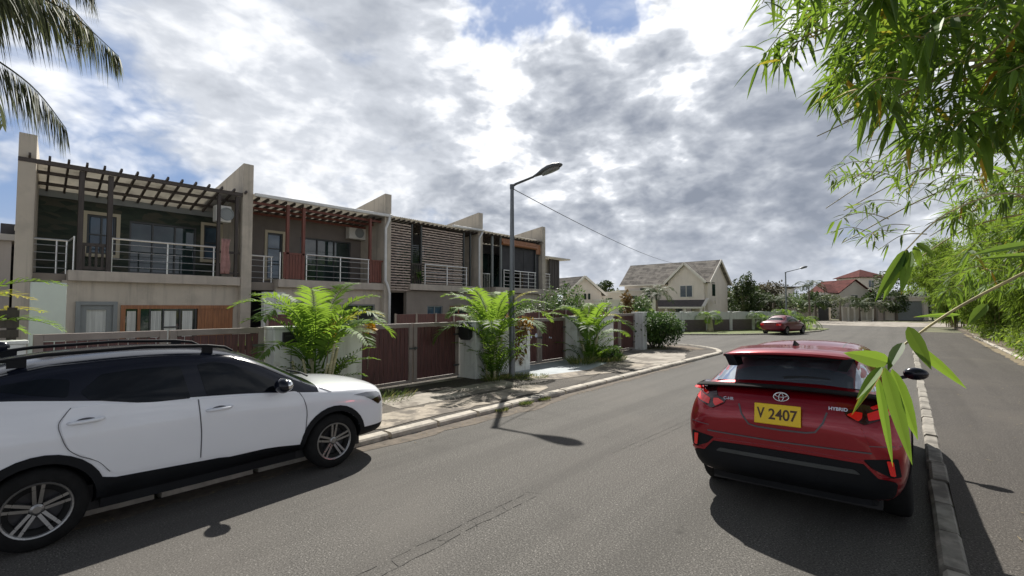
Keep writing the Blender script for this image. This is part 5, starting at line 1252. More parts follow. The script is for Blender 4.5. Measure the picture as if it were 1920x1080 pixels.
# trees in the distance
FAR = [('dark columnar tree against the right side of the gable house', 29.0, 58, 6.0, 1.5, 2.6, 'tree_leaf', 3000, .32),
 ('dark green tree behind the end of the gable house', 31.6, 62, 4.9, 2.4, 1.9, 'tree_leaf', 2600, .36),
 ('brownish bushy tree left of the far lamp post', 35.2, 66, 5.2, 3.8, 2.2, 'tree_brown', 4200, .36),
 ('rounded green tree top above the brownish tree', 33.5, 78, 6.6, 5.0, 2.3, 'tree_leaf', 3600, .42),
 ('low mixed green tree behind the far lamp post', 40.5, 68, 3.9, 3.0, 1.8, 'tree_pale', 2600, .36),
 ('leafy garden tree between the far lamp and the red roofed house', 45.5, 70, 4.3, 2.8, 2.0, 'tree_leaf', 2600, .36),
 ('garden tree against the front of the red roofed house', 53.5, 69, 4.1, 2.2, 1.6, 'tree_leaf', 2000, .34),
 ('dark green garden tree left of the far garage', 54.6, 66.0, 4.2, 1.6, 1.6, 'tree_leaf', 1600, .3),
 ('small dark tree behind the flat roofed blocks', 13.4, 66, 5.6, 1.5, 1.3, 'tree_leaf', 1500, .34),
 ('blue green tree behind the far garage', 60, 70, 8.2, 4.6, 3.8, 'tree_leaf', 5200, .42),
 ('tall dark tree to the right of the far garage', 62.5, 62, 8.6, 4.2, 4.0, 'tree_leaf', 5200, .42),
 ('light green shrub under the tall tree by the far garage', 52.0, 54.5, 2.5, 2.0, 1.1, 'tree_pale', 1500, .26),
 ('thin pine top on the skyline between the far lamp and the red roofed house', 43.5, 110, 9.6, 1.3, 1.3, 'tree_leaf', 500, .5)]
for i, (lab, r_, a, h, rx, rz, mt, n_, lf) in enumerate(FAR):
    p = V(r_, a); tree(lab, 'tree', tuple(p), h, rx, rz, lf, mt, n_, 22, 100+i, .16, group='trees around the far gardens')
q = MB(); rnd = random.Random(8)
for k in range(46):
    r_ = rnd.uniform(24,62); a = rnd.uniform(72,96); p = V(r_, a, rnd.uniform(.8,2.6)); crown(q, p, 2.6, 2.6, rnd.uniform(1.4,2.4), 260, .5, rnd, 6)
q.build('far_woodland', M['tree_leaf'], None, fix=False, label='mass of far trees closing the view behind the gardens', cat='woodland', kind='stuff')
# -------------------------------------------------- bamboo hedge on the right
def bamboo_clump(seed, h, r, n, leaf, ncane=16):
    rnd = random.Random(seed); L0 = Vector((0,0,0)); root = thing('bamboo_clump', 'x', 'bamboo', (0,0,0)); q = MB(); tips = []
    for k in range(ncane):
        a = rnd.uniform(0,6.28); b = Vector((math.cos(a)*r*.3*rnd.random(), math.sin(a)*r*.3*rnd.random(), 0)); hh = h*rnd.uniform(.55,1); d = Vector((math.cos(a), math.sin(a), 0))
        pts = [b+d*r*(t**2.4)*.95+Vector((0,0,hh*(math.sin(t*2.0)/math.sin(2.0) if t < .79 else (1.10-.45*(t-.79))))) for t in [i/8 for i in range(9)]]
        q.tube(pts, [.028*(1-.8*i/8) for i in range(9)], 6); tips.append(pts)
    q.build('cane', M['bamboo_cane'], root)
    q = MB(); cl = []
    for pts in tips:
        for k in range(15):
            f = rnd.uniform(.7, 8); i = min(7, int(f)); p = pts[i]+(pts[i+1]-pts[i])*(f-i); v = rvec(rnd); cl.append((p+Vector((v.x,v.y,v.z*.7))*r*rnd.uniform(.05,.42), rnd.random(), v))
    for i in range(n):
        c, tn, v = cl[rnd.randrange(len(cl))]; a = rvec(rnd); p = c+a*rnd.random()*.42
        s_ = leaf*rnd.uniform(.6,1.25); blade(q, p, v*.5+a*.8+Vector((0,0,-.35)), rvec(rnd)+Vector((0,0,1)), s_, s_*.17, min(1, tn*.55+rnd.random()*.45), .3, 1)
    q.build('foliage', M['bamboo_far'], root, fix=False)
    return root
pa = bamboo_clump(201, 5.8, 2.5, 26000, .27, 20); pb = bamboo_clump(202, 4.6, 2.5, 22000, .26, 20)
SP = [(4.9,20.5,1.0,0),(4.6,24.5,.95,1),(5.2,28.5,1.05,0),(4.8,32.5,1.0,1),(5.4,36.5,1.1,0),(5.0,41,1.0,1),(6.2,46,1.1,0),(8.2,30,1.35,0),(8.6,37,1.35,0),(9.2,24,1.3,1),(9,45,1.3,0),(6.6,52,1.15,1),(3.9,39,1.0,1),(4.2,49,1.15,0),(3.4,57,1.2,0),(5.2,66,1.35,1)]
LB = ['bamboo clump nearest the kerb at the right edge of the view','low bamboo clump second from the right edge along the path','bamboo clump overhanging the far kerb of the path','bushy bamboo clump third along the path','tall bamboo clump where the path kerb begins to curve','low bamboo clump near the end of the path','arching bamboo clump at the end of the path by the white wall','tall bamboo rising behind the hedge, dark against the sky','second tall bamboo behind the hedge towards the street end','broad bamboo behind the right edge of the hedge','far tall bamboo behind the end of the hedge','bamboo clump beside the far white wall','low bamboo clump leaning towards the curve of the path kerb','bamboo clump just past the end of the path','far bamboo clump between the path end and the garage','small distant bamboo clump to the right of the garage']
for i, ((x, y, s_, w_), lab) in enumerate(zip(SP, LB)):
    src = (pa, pb)[w_]; first = i == SP.index(next(t for t in SP if t[3] == w_)); o = src if first else copy_tree(src)
    o.location = (x, y, .15); o.rotation_euler = (0, 0, i*1.3); o.scale = (s_, s_, s_*.95); o['label'] = lab; o['group'] = 'bamboo hedge beside the path'
q = MB(); rnd = random.Random(12)
for k in range(60): crown(q, (3.6+rnd.random()*1.2, 20+rnd.random()*28, .55), .7, 1.0, .55, 110, .2, rnd, 5, hang=.4, ratio=.25)
q.build('underbrush', M['bamboo_far'], None, fix=False, label='low leafy underbrush along the foot of the bamboo', cat='undergrowth', kind='stuff')
# -------------------------------------------------- near bamboo overhanging from the right
rnd = random.Random(314)
nb = thing('overhanging_bamboo', 'leafy bamboo arching into the upper right of the view from beside the kerb', 'bamboo', (2.7, 1.7, .09))
tips = []
for k, (bx, by, ex, ey, ez, hz) in enumerate([(2.9,1.9,.25,3.1,3.05,4.1),(2.8,1.6,.6,2.6,3.0,3.9),(3.0,2.0,.9,3.6,3.35,4.3),(2.6,1.8,.1,2.5,3.25,4.0),(3.1,2.2,1.0,4.2,3.0,4.4),(2.9,2.3,.5,5.2,3.1,4.6)]):
    a = Vector((bx,by,.1)); m_ = Vector((bx-.2,by+.1,hz*.72)); t_ = Vector(((bx*.45+ex*.55),(by*.45+ey*.55),hz)); e = Vector((ex,ey,ez))
    c_ = curve2([a, m_, t_, e], 6); q = MB(); q.tube(c_, [.022*(1-.8*i/(len(c_)-1)) for i in range(len(c_))], 7); q.build('cane', M['bamboo_cane'], nb, smooth=True); tips.append(c_)
def spray(q, qb, a, e, nodes, leaf, sag=.25, rad=.004, tone=None, fan=5, wr=.13, seg=3):
    """twig from a to e with fans of drooping lance leaves at its nodes"""
    a = Vector(a); e = Vector(e); mid = (a+e)/2+Vector((0,0,sag*(e-a).length*.5)); c_ = curve2([a, mid, e], 6); qb.tube(c_, [rad*(1-.6*i/(len(c_)-1)) for i in range(len(c_))], 4)
    for k in range(nodes):
        f = (.25+.75*(k+1)/nodes)*(len(c_)-1); i = min(len(c_)-2, int(f)); p = c_[i]+(c_[i+1]-c_[i])*(f-i); d = (c_[i+1]-c_[i]).normalized(); tn = rnd.random() if tone is None else tone
        for j in range(rnd.randint(max(2, fan-2), fan+1)):
            v = rvec(rnd); dd = d*.7+v*1.05+Vector((0,0,-.22)); L_ = leaf*rnd.uniform(.55,1.2); blade(q, p+v*leaf*.08, dd, rvec(rnd)*.6+Vector((0,0,1)), L_, L_*wr, min(1,max(0,tn*.6+rnd.random()*.42)), .25, seg)
q = MB(); qb = MB()
# dense upper mass: sprays whose ends fill the space right of and above the path, 1.9 to 3.2 m ahead
for k in range(165):
    ah = rnd.uniform(1.9, 3.3); s_ = rnd.random()
    # horizontal extent 0.62..1.15 of the distance, height falls towards the right
    hr = .54+.62*rnd.random()**.75; lo = .30+.10*math.sin(hr*9); hi = .70
    vr = rnd.uniform(.345, .70) if hr > .86 else rnd.uniform(.415, .71) if hr > .66 else rnd.uniform(.47, .72)
    if hr < .63 and rnd.random() < .30: continue
    e = V(hr*ah, ah, 1.96+vr*ah); a = e+Vector(V(.28, .05))*rnd.uniform(.5,1.0)+Vector((0,0,rnd.uniform(.02,.22)))
    spray(q, qb, a, e, rnd.randint(3,5), (.23 if hr > .74 and k % 4 == 0 else .150), wr=.14)
# wispy middle part, farther out over the red car
for k in range(60):
    ah = rnd.uniform(3.2, 5.2); hr = .68+.42*rnd.random(); vr = .36-.55*(hr-.66)*rnd.random()-.0+rnd.uniform(-.05,.03)
    if hr < .80: vr = rnd.uniform(.12,.32)
    e = V(hr*ah, ah, 1.96+max(.10,vr)*ah); a = e+Vector(V(.45, .05))*rnd.uniform(.7,1.2)+Vector((0,0,rnd.uniform(.0,.30)))
    spray(q, qb, a, e, rnd.randint(3,4), .125, fan=4, wr=.15)
# right edge filling
for k in range(75):
    ah = rnd.uniform(3.0, 5.5); hr = rnd.uniform(.93,1.16); e = V(hr*ah, ah, 1.96+rnd.uniform(.03,.40)*ah); a = e+Vector(V(.35,.1))*rnd.uniform(.5,1.1)+Vector((0,0,rnd.uniform(0,.2))); spray(q, qb, a, e, 4, .16, wr=.12)
# long branches linking the sprays to the canes
for (a, e) in ((V(3.2,2.6,3.9),V(1.5,2.2,3.3)),(V(3.4,3.0,3.6),V(1.9,2.6,3.05)),(V(3.9,3.6,3.7),V(2.4,3.6,3.3)),(V(4.6,4.2,3.7),V(3.0,4.4,2.9)),(V(3.2,2.4,3.3),V(1.6,2.2,2.85)),(V(5,4.4,3.3),V(3.3,4.6,2.6)),(V(3.3,2.7,3.8),V(1.6,2.7,3.5)),(V(3.5,3.2,3.8),V(2.2,3.1,3.35)),(V(3.6,3.3,3.9),V(2.1,3.2,3.75)),(V(4.2,3.9,3.6),V(2.9,3.9,3.05)),(V(4.4,3.6,3.8),V(2.9,3.3,3.5)),(V(3.0,2.2,3.5),V(1.9,2.0,3.2)),(V(5.2,4.8,3.6),V(3.6,5.0,3.0)),(V(5.0,4.2,3.0),V(3.8,4.2,2.6)),(V(5.2,4.6,2.9),V(4.2,4.9,2.4))):
    c_ = curve2([a, (a+e)/2+Vector((0,0,.12)), e], 8); q3 = MB(); q3.tube(c_, [.012*(1-.7*i/(len(c_)-1)) for i in range(len(c_))], 6); q3.build('branch', M['bamboo_cane'], nb)
q.build('foliage', M['bamboo_leaf'], nb, fix=False); qb.build('twig', M['bamboo_cane'], nb)['kind'] = 'stuff'
# single twig reaching down in front of the red car, about 0.9 m from the lens
q = MB(); qb = MB()
def pd(px, py, d): return V((px-960)/870.0*d, d, 1.96+(575-py)/870.0*d)
tw = curve2([pd(2040,455,1.05), pd(1905,520,1.0), pd(1790,580,.95), pd(1700,640,.9), pd(1655,678,.88)], 6)
qb.tube(tw, [.0035-.0018*i/(len(tw)-1) for i in range(len(tw))], 6); qb.build('twig', M['bamboo_cane'], nb, smooth=True)
def bigleaf(a, b, W, tn, n=None, sag=.0):
    q = MB(); a = Vector(a); b = Vector(b); d = b-a; L_ = d.length; blade(q, a, d, n or Vector((.3,-1,.4)), L_, W, [tn]+[tn+.22, tn-.05, tn+.22]*5+[min(.99, tn+.5)], sag, 5); q.build('large_leaf', M['bamboo_leaf'], nb, fix=False)
toC = (Vector((0,0,1.96))-pd(1660,720,.88)).normalized()
for (p0, p1, W, tn, dz, tw_) in (((1662,680,.88),(1578,650,.80),.030,.12,0,.15),((1655,682,.88),(1590,770,.86),.013,.75,0,.5),((1652,684,.88),(1700,858,.84),.024,.22,0,.2),((1640,700,.88),(1664,862,.86),.014,.60,0,.1),((1668,690,.88),(1712,815,.87),.026,.35,0,.25),((1690,642,.88),(1660,690,.84),.020,.05,0,.8),((1700,612,.9),(1742,688,.86),.024,.08,0,.35),((1705,640,.9),(1806,720,.9),.020,.15,0,.5),((1650,686,.88),(1600,742,.84),.016,.55,0,.9)):
    side_n = (toC+Vector((rnd.uniform(-1,1), rnd.uniform(-1,1), rnd.uniform(-1,1)))*tw_).normalized(); bigleaf(pd(*p0), pd(*p1), W, tn, side_n, .06)
for (p0, p1, W, tn) in (((1700,470,1.5),(1640,560,1.45),.030,.2),((1705,468,1.5),(1665,525,1.5),.034,.0),((1712,470,1.5),(1690,548,1.45),.032,.65),((1722,455,1.5),(1756,478,1.45),.02,.1),((1718,460,1.5),(1728,500,1.5),.022,.05),((1700,474,1.5),(1655,560,1.5),.028,.4),((1960,455,1.1),(1820,470,1.05),.020,.62),((1960,478,1.1),(1830,478,1.05),.012,.3),((1850,570,1.1),(1812,606,1.08),.022,.3),((1800,590,1.1),(1710,588,1.05),.009,.62)):
    bigleaf(pd(*p0), pd(*p1), W, tn, toC+rvec(rnd)*.3, .05)
qb = MB(); c_ = curve2([V(2.2,1.9,2.35), pd(1900,360,1.7), pd(1780,400,1.6), pd(1700,470,1.5)], 6); qb.tube(c_, [.004-.002*i/(len(c_)-1) for i in range(len(c_))], 5)
qb.build('twig', M['bamboo_cane'], nb); qb = MB(); c_ = curve2([V(1.6,1.3,1.95), pd(1960,455,1.1)], 4); qb.tube(c_, .002, 5); qb.build('twig', M['bamboo_cane'], nb)
# -------------------------------------------------- palm overhead at the left
pm = thing('feather_palm', 'tall palm whose drooping grey green fronds hang into the upper left of the view', 'palm', (-8.75, -1.5, .05))
q = MB(); q.tube([(-8.75,-1.5,0),(-8.7,-1.45,2),(-8.7,-1.4,4.2),(-8.65,-1.3,5.1)], [.17,.14,.12,.08], 12); q.build('trunk', M['trunk'], pm, smooth=True)
rnd = random.Random(55)
for (path, nl, tn, lf) in (([(-8.65,-1.3,5.05),(-8.62,-.7,5.60),(-8.55,.0,5.95),(-8.5,.7,5.95),(-8.45,1.30,5.52)], 190, .45, .62), ([(-8.65,-1.3,5.05),(-8.7,-.7,5.35),(-8.7,-.1,5.20),(-8.62,.45,4.85),(-8.55,.80,4.35)], 160, .35, .58), ([(-8.65,-1.3,5.05),(-8.9,-.8,5.9),(-9.0,-.1,6.4),(-9.1,.6,6.45),(-9.2,1.1,6.1)], 170, .6, .62), ([(-8.65,-1.3,5.05),(-8.2,-.6,6.0),(-7.9,.0,6.35),(-7.7,.5,6.2),(-7.5,.9,5.8)], 110, .4, .55)):
    pts = curve2(path, 6); q = MB(); q.tube(pts, [.024*(1-.85*i/(len(pts)-1)) for i in range(len(pts))], 6, tone=.3); leaflets(q, pts, rnd, lf, .021, int(nl*1.25), tn, 1.1); q.build('frond', M['palm_old'], pm, fix=False)
for (az, el, L, dr, nl, tn, lf) in ((R(20),R(40),3,1.1,44,.4,.5),(R(-40),R(40),3,1.1,44,.4,.5),(R(-110),R(45),3,1.1,44,.4,.5),(R(180),R(40),3,1.1,44,.4,.5),(R(140),R(35),3,1.1,44,.4,.5)):
    q = MB(); frond(q, q, (-8.65,-1.3,5.05), az, el, L, rnd, dr, lf, .03, nl, tn, .0, 1.25, None, 2, .022); q.build('frond', M['palm_old'], pm, fix=False)
areca('palm with arching leaves at the left edge, above the white car roof', (-10.0, -.62, .05), 2.75, .7, 71, 20, 6, .42, 1, group='areca palm clumps along the pavement')

# ================================================================== CARS
def roofcar_profile(): pass
# ---- white compact SUV, right side towards the camera
def white_suv():
    root = thing('parked_car', 'white compact SUV with black roof, parked half on the left kerb', 'car', (-6.22, -.41, .0))
    S = [
     (0.00, [(0,.42),(.60,.42),(.72,.50),(.77,.70),(.75,.90),(.71,.99),(.64,1.03),(.40,1.05),(.2,1.05),(0,1.05)]),
     (0.10, [(0,.32),(.74,.32),(.84,.46),(.875,.72),(.865,.92),(.80,1.18),(.74,1.21),(.45,1.22),(.2,1.23),(0,1.23)]),
     (0.42, [(0,.24),(.80,.24),(.885,.44),(.90,.72),(.89,.99),(.80,1.30),(.70,1.40),(.52,1.47),(.25,1.50),(0,1.51)]),
     (0.90, [(0,.21),(.81,.21),(.895,.42),(.905,.72),(.893,.97),(.825,1.22),(.675,1.505),(.51,1.56),(.25,1.585),(0,1.59)]),
     (1.60, [(0,.20),(.81,.20),(.885,.42),(.90,.70),(.893,.93),(.86,1.115),(.66,1.54),(.50,1.59),(.25,1.615),(0,1.62)]),
     (2.30, [(0,.20),(.81,.20),(.885,.42),(.90,.70),(.893,.92),(.86,1.075),(.665,1.51),(.50,1.56),(.25,1.58),(0,1.585)]),
     (2.66, [(0,.23),(.81,.23),(.885,.42),(.90,.70),(.893,.91),(.86,1.045),(.70,1.365),(.53,1.43),(.25,1.46),(0,1.47)]),
     (3.05, [(0,.23),(.81,.23),(.89,.42),(.90,.70),(.893,.90),(.86,1.00),(.775,1.14),(.58,1.20),(.3,1.235),(0,1.245)]),
     (3.30, [(0,.23),(.81,.23),(.895,.42),(.905,.70),(.893,.89),(.855,.97),(.80,1.025),(.60,1.07),(.3,1.10),(0,1.11)]),
     (3.50, [(0,.23),(.81,.23),(.90,.42),(.905,.70),(.89,.87),(.85,.945),(.77,1.0),(.58,1.03),(.3,1.055),(0,1.065)]),
     (3.90, [(0,.24),(.80,.24),(.895,.42),(.90,.68),(.88,.85),(.83,.925),(.74,.975),(.56,1.01),(.3,1.03),(0,1.035)]),
     (4.16, [(0,.25),(.78,.25),(.86,.42),(.865,.66),(.83,.82),(.77,.89),(.68,.935),(.52,.965),(.28,.985),(0,.99)]),
     (4.29, [(0,.27),(.68,.27),(.76,.42),(.77,.64),(.74,.79),(.68,.85),(.60,.89),(.45,.92),(.25,.935),(0,.94)]),
     (4.34, [(0,.32),(.54,.32),(.62,.42),(.64,.60),(.61,.73),(.56,.78),(.50,.81),(.38,.84),(.22,.85),(0,.855)]),
    ]
    def mat(k, i):
        if i <= 1: return 1
        if i >= 5 and 1 <= k <= 7: return 2
        return 0
    B, bvh = car_body(S, mat, [M['car_white'], M['cladding'], M['car_black']], root, [(.86,.335),(3.49,.335)], .375, 3, ((5,.5),(6,.35),(2,.3)))
    g = .966
    T = lambda l: [((y+.41)/g, z/g*1.0) for y, z in l]          # kerb-side survey metres -> car metres
    for ax in ('x+', 'x-'):
        # greenhouse glass: three panes on the black band
        f = T([(1.60,1.07),(1.545,1.37),(1.70,1.385),(1.86,1.345),(2.12,1.205),(2.40,1.055),(2.44,1.01)])
        patch(bvh, rounded(f, .02), ax, .004, 'side_window', M['car_glass'], root, .06, .01)
        f = T([(.72,1.15),(.66,1.22),(.80,1.355),(1.05,1.375),(1.40,1.37),(1.46,1.06),(1.1,1.07)])
        patch(bvh, rounded(f, .02), ax, .004, 'side_window', M['car_glass'], root, .06, .01)
        f = T([(.12,1.305),(.20,1.335),(.45,1.36),(.60,1.33),(.58,1.19),(.36,1.24)])
        patch(bvh, rounded(f, .03), ax, .004, 'side_window', M['car_glass'], root, .06, .01)
        # doors standing a hair proud
        fd = T([(1.555,.46),(1.555,.72),(1.53,1.045),(2.50,.985),(2.57,.90),(2.595,.72),(2.585,.5),(2.56,.37),(2.3,.405)])
        d1 = patch(bvh, rounded(fd, .025), ax, .007, 'door', M['car_white'], root, .06, .02)
        rd = T([(1.54,.46),(1.54,.72),(1.515,1.047),(1.15,1.07),(.78,1.11),(.59,1.10),(.535,.98),(.56,.86),(.60,.755),(.74,.66),(.83,.56),(.90,.49)])
        d2 = patch(bvh, rounded(rd, .025), ax, .007, 'door', M['car_white'], root, .06, .02)
        sg = 1 if ax == 'x+' else -1
        for dd, (ya, za) in ((d1, (1.59,.925)), (d2, (.58,.985))):
            y0 = (ya+.41)/g; z0 = za/g; h = bvh.ray_cast(Vector((3*sg, y0+.12, z0)), Vector((-sg,0,0))); x0 = h[0].x
            q = MB(); vs = []; N = 10
            q.tube([(x0, y0, z0-.006), (x0+sg*.035, y0+.03, z0-.003), (x0+sg*.045, y0+.12, z0), (x0+sg*.035, y0+.21, z0+.003), (x0, y0+.24, z0+.006)], [.014,.018,.017,.018,.013], 8); q.build('handle', M['car_white'], dd, smooth=True, local=True)
            q = MB(); ellipsoid(q, (x0+sg*.004, y0+.12, z0), .008, .075, .028); q.build('handle_recess', M['seam'], dd, smooth=True, local=True)
        # fuel seam, fender seam, crease
        for pl in ([(2.585,.40),(2.61,.70),(2.585,.86),(2.53,.97)],[(1.548,.47),(1.548,.72),(1.522,1.04)],[(.86,.52),(.78,.625),(.66,.70),(.585,.775),(.545,.88),(.525,.98),(.56,1.05),(.60,1.105)],[(2.80,.985),(2.86,.955),(2.93,.92)]): 
            patch(bvh, ribbon(curve2([Vector(t) for t in T(pl)], 4) if len(pl) > 2 else T(pl), .005), ax, .0085, 'panel_gap', M['seam'], root, .1, .016)
        # black arch and sill cladding
        def archpoly(yc, r0, r1, a0, a1, n=18):
            return [(yc+math.cos(R(a0+(a1-a0)*i/n))*r1, .335+math.sin(R(a0+(a1-a0)*i/n))*r1*1.02) for i in range(n+1)] + [(yc+math.cos(R(a1+(a0-a1)*i/n))*r0, .335+math.sin(R(a1+(a0-a1)*i/n))*r0) for i in range(n+1)]
        patch(bvh, archpoly(.86, .375, .44, -14, 186), ax, .012, 'arch_cladding', M['cladding'], root, .08, .035)
        patch(bvh, archpoly(3.49, .375, .435, -10, 194), ax, .012, 'arch_cladding', M['cladding'], root, .08, .035)
        patch(bvh, [(1.27,.20),(1.27,.50),(1.36,.475),(2.2,.44),(2.8,.36),(3.06,.36),(3.06,.20)], ax, .010, 'sill_cladding', M['cladding'], root, .08, .03)
        # head lamp wraps round the corner
        patch(bvh, rounded(T([(3.22,.845),(3.42,.85),(3.60,.83),(3.66,.80),(3.66,.70),(3.60,.665),(3.50,.735),(3.38,.80)]), .015), ax, .005, 'headlight', M['lamp_clear'], root, .04, .01)
        patch(bvh, rounded(T([(3.48,.745),(3.60,.675),(3.68,.70),(3.66,.775)]), .01), ax, .008, 'headlight_bezel', M['lamp_dark'], root, .04, .01)
        # mirror
        mx = .92*sg; q = MB(); ellipsoid(q, (mx+sg*.06, 2.80, 1.125), .12, .085, .085, 14, 10); mo = q.build('side_mirror', [M['car_black']], root, smooth=True, local=True)
        q = MB(); ellipsoid(q, (mx+sg*.075, 2.835, 1.13), .11, .062, .070, 12, 8); q.build('mirror_cap', M['chrome'], mo, smooth=True, local=True)
        q = MB(); q.bar((.80*sg, 2.80, 1.07), (mx+sg*.02, 2.80, 1.10), .05, .05); q.build('mirror_arm', M['car_black'], mo, local=True)
        # roof rail
        q = MB(); x = .585*sg; q.tube([(x,.52,1.50),(x,.62,1.565),(x,.9,1.60),(x,1.6,1.625),(x,2.15,1.60),(x,2.32,1.575),(x,2.40,1.53)], [.014,.018,.018,.018,.018,.016,.012], 8)
        q.box(x-.015, x+.015, .66, .78, 1.50, 1.585); q.box(x-.015, x+.015, 2.1, 2.2, 1.52, 1.60); q.build('roof_rail', M['cladding'], root, smooth=False, local=True)
        patch(bvh, ribbon([(.10,1.26),(.42,1.41),(.9,1.50),(1.6,1.53),(2.3,1.50),(2.62,1.37),(3.0,1.16),(3.22,1.06)], .012), ax, .004, 'roof_trim', M['chrome'] if False else M['car_black'], root, .1, .008)
    # windscreen and rear screen, thrown from the front / back
    patch(bvh, rounded([(-.54,1.49),(0,1.54),(.54,1.49),(.76,1.07),(.4,1.12),(0,1.135),(-.4,1.12),(-.76,1.07)], .04), 'y+', .004, 'windscreen', M['car_glass'], root, .07, .01)
    patch(bvh, rounded([(-.60,1.43),(.60,1.43),(.70,1.24),(-.70,1.24)], .04), 'y-', .004, 'rear_window', M['car_glass'], root, .07, .01)
    patch(bvh, rounded([(-.55,.42),(.55,.42),(.50,.66),(-.50,.66)], .04), 'y+', .006, 'grille', M['cladding'], root, .07, .01)
    q = MB(); 
    for x in (-.45, .25):
        c_ = [(x, 3.16, 1.205), (x+.25, 3.22, 1.19), (x+.48, 3.20, 1.17)]; q.tube(c_, .012, 6)
    q.build('wiper', M['black'], root, local=True)
    q = MB(); ellipsoid(q, (0, .62, 1.655), .03, .09, .05); q.build('aerial', M['car_black'], root, smooth=True, local=True)
    for y in (.86, 3.49):
        for s_ in (1, -1): wheel(root, s_*.785, y, .335, s_, 5, True, .22, .68)
    q = MB(); q.box(-.70, .70, .35, 3.95, .17, .40)
    q.build('underbody', M['black'], root, local=True)
    root.scale = (g, g, g)
    return root
white_suv()

# ---- red coupe like crossover seen from behind
def red_crossover():
    root = thing('parked_car', 'dark red crossover with a yellow number plate beside the right kerb', 'car', (-.90, 4.90, .0))
    Z = 1.0
    S = [
     (0.00, [(0,.44),(.50,.44),(.60,.50),(.66,.60),(.66,.70),(.64,.77),(.60,.84),(.45,.89),(.22,.90),(0,.90)]),
     (0.05, [(0,.36),(.66,.36),(.78,.46),(.82,.60),(.83,.72),(.80,.82),(.72,.94),(.50,1.02),(.25,1.04),(0,1.045)]),
     (0.13, [(0,.30),(.72,.30),(.84,.42),(.875,.60),(.885,.75),(.865,.87),(.80,1.03),(.58,1.145),(.28,1.165),(0,1.17)]),
     (0.24, [(0,.27),(.75,.27),(.865,.40),(.895,.60),(.905,.78),(.895,.90),(.80,1.10),(.66,1.185),(.30,1.205),(0,1.21)]),
     (0.42, [(0,.25),(.76,.25),(.875,.40),(.905,.60),(.92,.80),(.905,.93),(.80,1.12),(.66,1.235),(.33,1.265),(0,1.275)]),
     (0.70, [(0,.24),(.77,.24),(.88,.40),(.91,.60),(.925,.80),(.90,.95),(.80,1.12),(.62,1.375),(.33,1.415),(0,1.43)]),
     (0.98, [(0,.24),(.77,.24),(.88,.40),(.905,.60),(.915,.80),(.89,.95),(.80,1.11),(.59,1.475),(.35,1.515),(0,1.53)]),
     (1.50, [(0,.24),(.77,.24),(.87,.40),(.89,.60),(.895,.80),(.875,.93),(.80,1.07),(.59,1.50),(.38,1.54),(0,1.56)]),
     (2.30, [(0,.24),(.77,.24),(.87,.40),(.885,.60),(.89,.80),(.87,.92),(.80,1.04),(.60,1.485),(.38,1.53),(0,1.55)]),
     (2.75, [(0,.24),(.77,.24),(.87,.40),(.885,.60),(.89,.80),(.87,.91),(.81,1.01),(.66,1.34),(.38,1.40),(0,1.42)]),
     (3.20, [(0,.24),(.77,.24),(.875,.40),(.895,.60),(.90,.78),(.875,.88),(.83,.95),(.75,1.06),(.4,1.12),(0,1.14)]),
     (3.60, [(0,.24),(.77,.24),(.88,.40),(.90,.58),(.895,.72),(.85,.82),(.78,.88),(.66,.93),(.35,.97),(0,.98)]),
     (4.10, [(0,.26),(.70,.26),(.80,.40),(.82,.54),(.80,.64),(.74,.71),(.66,.76),(.5,.79),(.28,.82),(0,.83)]),
     (4.36, [(0,.34),(.44,.34),(.52,.42),(.54,.52),(.52,.58),(.48,.62),(.42,.65),(.32,.67),(.2,.68),(0,.68)]),
    ]
    B, bvh = car_body(S, lambda k, i: 1 if i == 0 else 0, [M['car_red'], M['cladding']], root, [(.83,.345),(3.47,.345)], .38, 3, ((6,.25),(1,.3)), cabin=([(-.50,1.455),(.50,1.455),(.56,1.33),(.66,1.15),(-.66,1.15),(-.56,1.33)], .30, 3.10))
    # rear screen
    gl = [(-.555,1.475),(.555,1.475),(.62,1.33),(.74,1.175),(.60,1.205),(.3,1.225),(0,1.23),(-.3,1.225),(-.60,1.205),(-.74,1.175),(-.62,1.33)]
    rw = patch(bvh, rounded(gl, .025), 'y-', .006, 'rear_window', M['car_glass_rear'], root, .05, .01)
    # black duck tail running between the lamps
    q = MB(); N = 20; vs = []
    for i in range(N+1):
        u = -1+2*i/N; x = .80*u; zt = 1.205-.045*u*u; yb = .055+.12*abs(u)**2.2; 
        for dy, dz in ((.0,-.016),(-.010,-.004),(.008,.004),(.12,.008),(.12,-.02)): vs.append((x, yb+dy, zt+dz))
    q.add(vs, [(i*5+j, i*5+(j+1)%5, (i+1)*5+(j+1)%5, (i+1)*5+j) for i in range(N) for j in range(5)]+[(0,1,2,3,4), tuple(N*5+j for j in (4,3,2,1,0))]); q.build('tail_spoiler', M['tyre'], root, smooth=False, local=True)
    # roof spoiler
    q = MB(); vs = []; N = 16
    prof = [(.26,1.488),(.25,1.502),(.27,1.516),(.6,1.532),(.98,1.545),(.98,1.50),(.55,1.478)]
    for i in range(N+1):
        u = -1+2*i/N; x = .575*u
        for (y, z) in prof: vs.append((x, y+.10*abs(u)**3, z-.028*u*u-.014*abs(u)**4))
    n = len(prof); q.add(vs, [(i*n+j, i*n+(j+1)%n, (i+1)*n+(j+1)%n, (i+1)*n+j) for i in range(N) for j in range(n)]+[tuple(range(n)), tuple(N*n+j for j in range(n-1,-1,-1))]); sp = q.build('roof_spoiler', M['car_red'], root, smooth=True, local=True)
    q = MB()
    q.add([(-.56,.33,1.470),(.56,.33,1.470),(.56,.34,1.448),(-.56,.34,1.448),(-.56,.62,1.462),(.56,.62,1.462),(.56,.62,1.44),(-.56,.62,1.44)], [(0,1,2,3),(0,4,5,1),(3,2,6,7),(0,3,7,4),(1,5,6,2)])
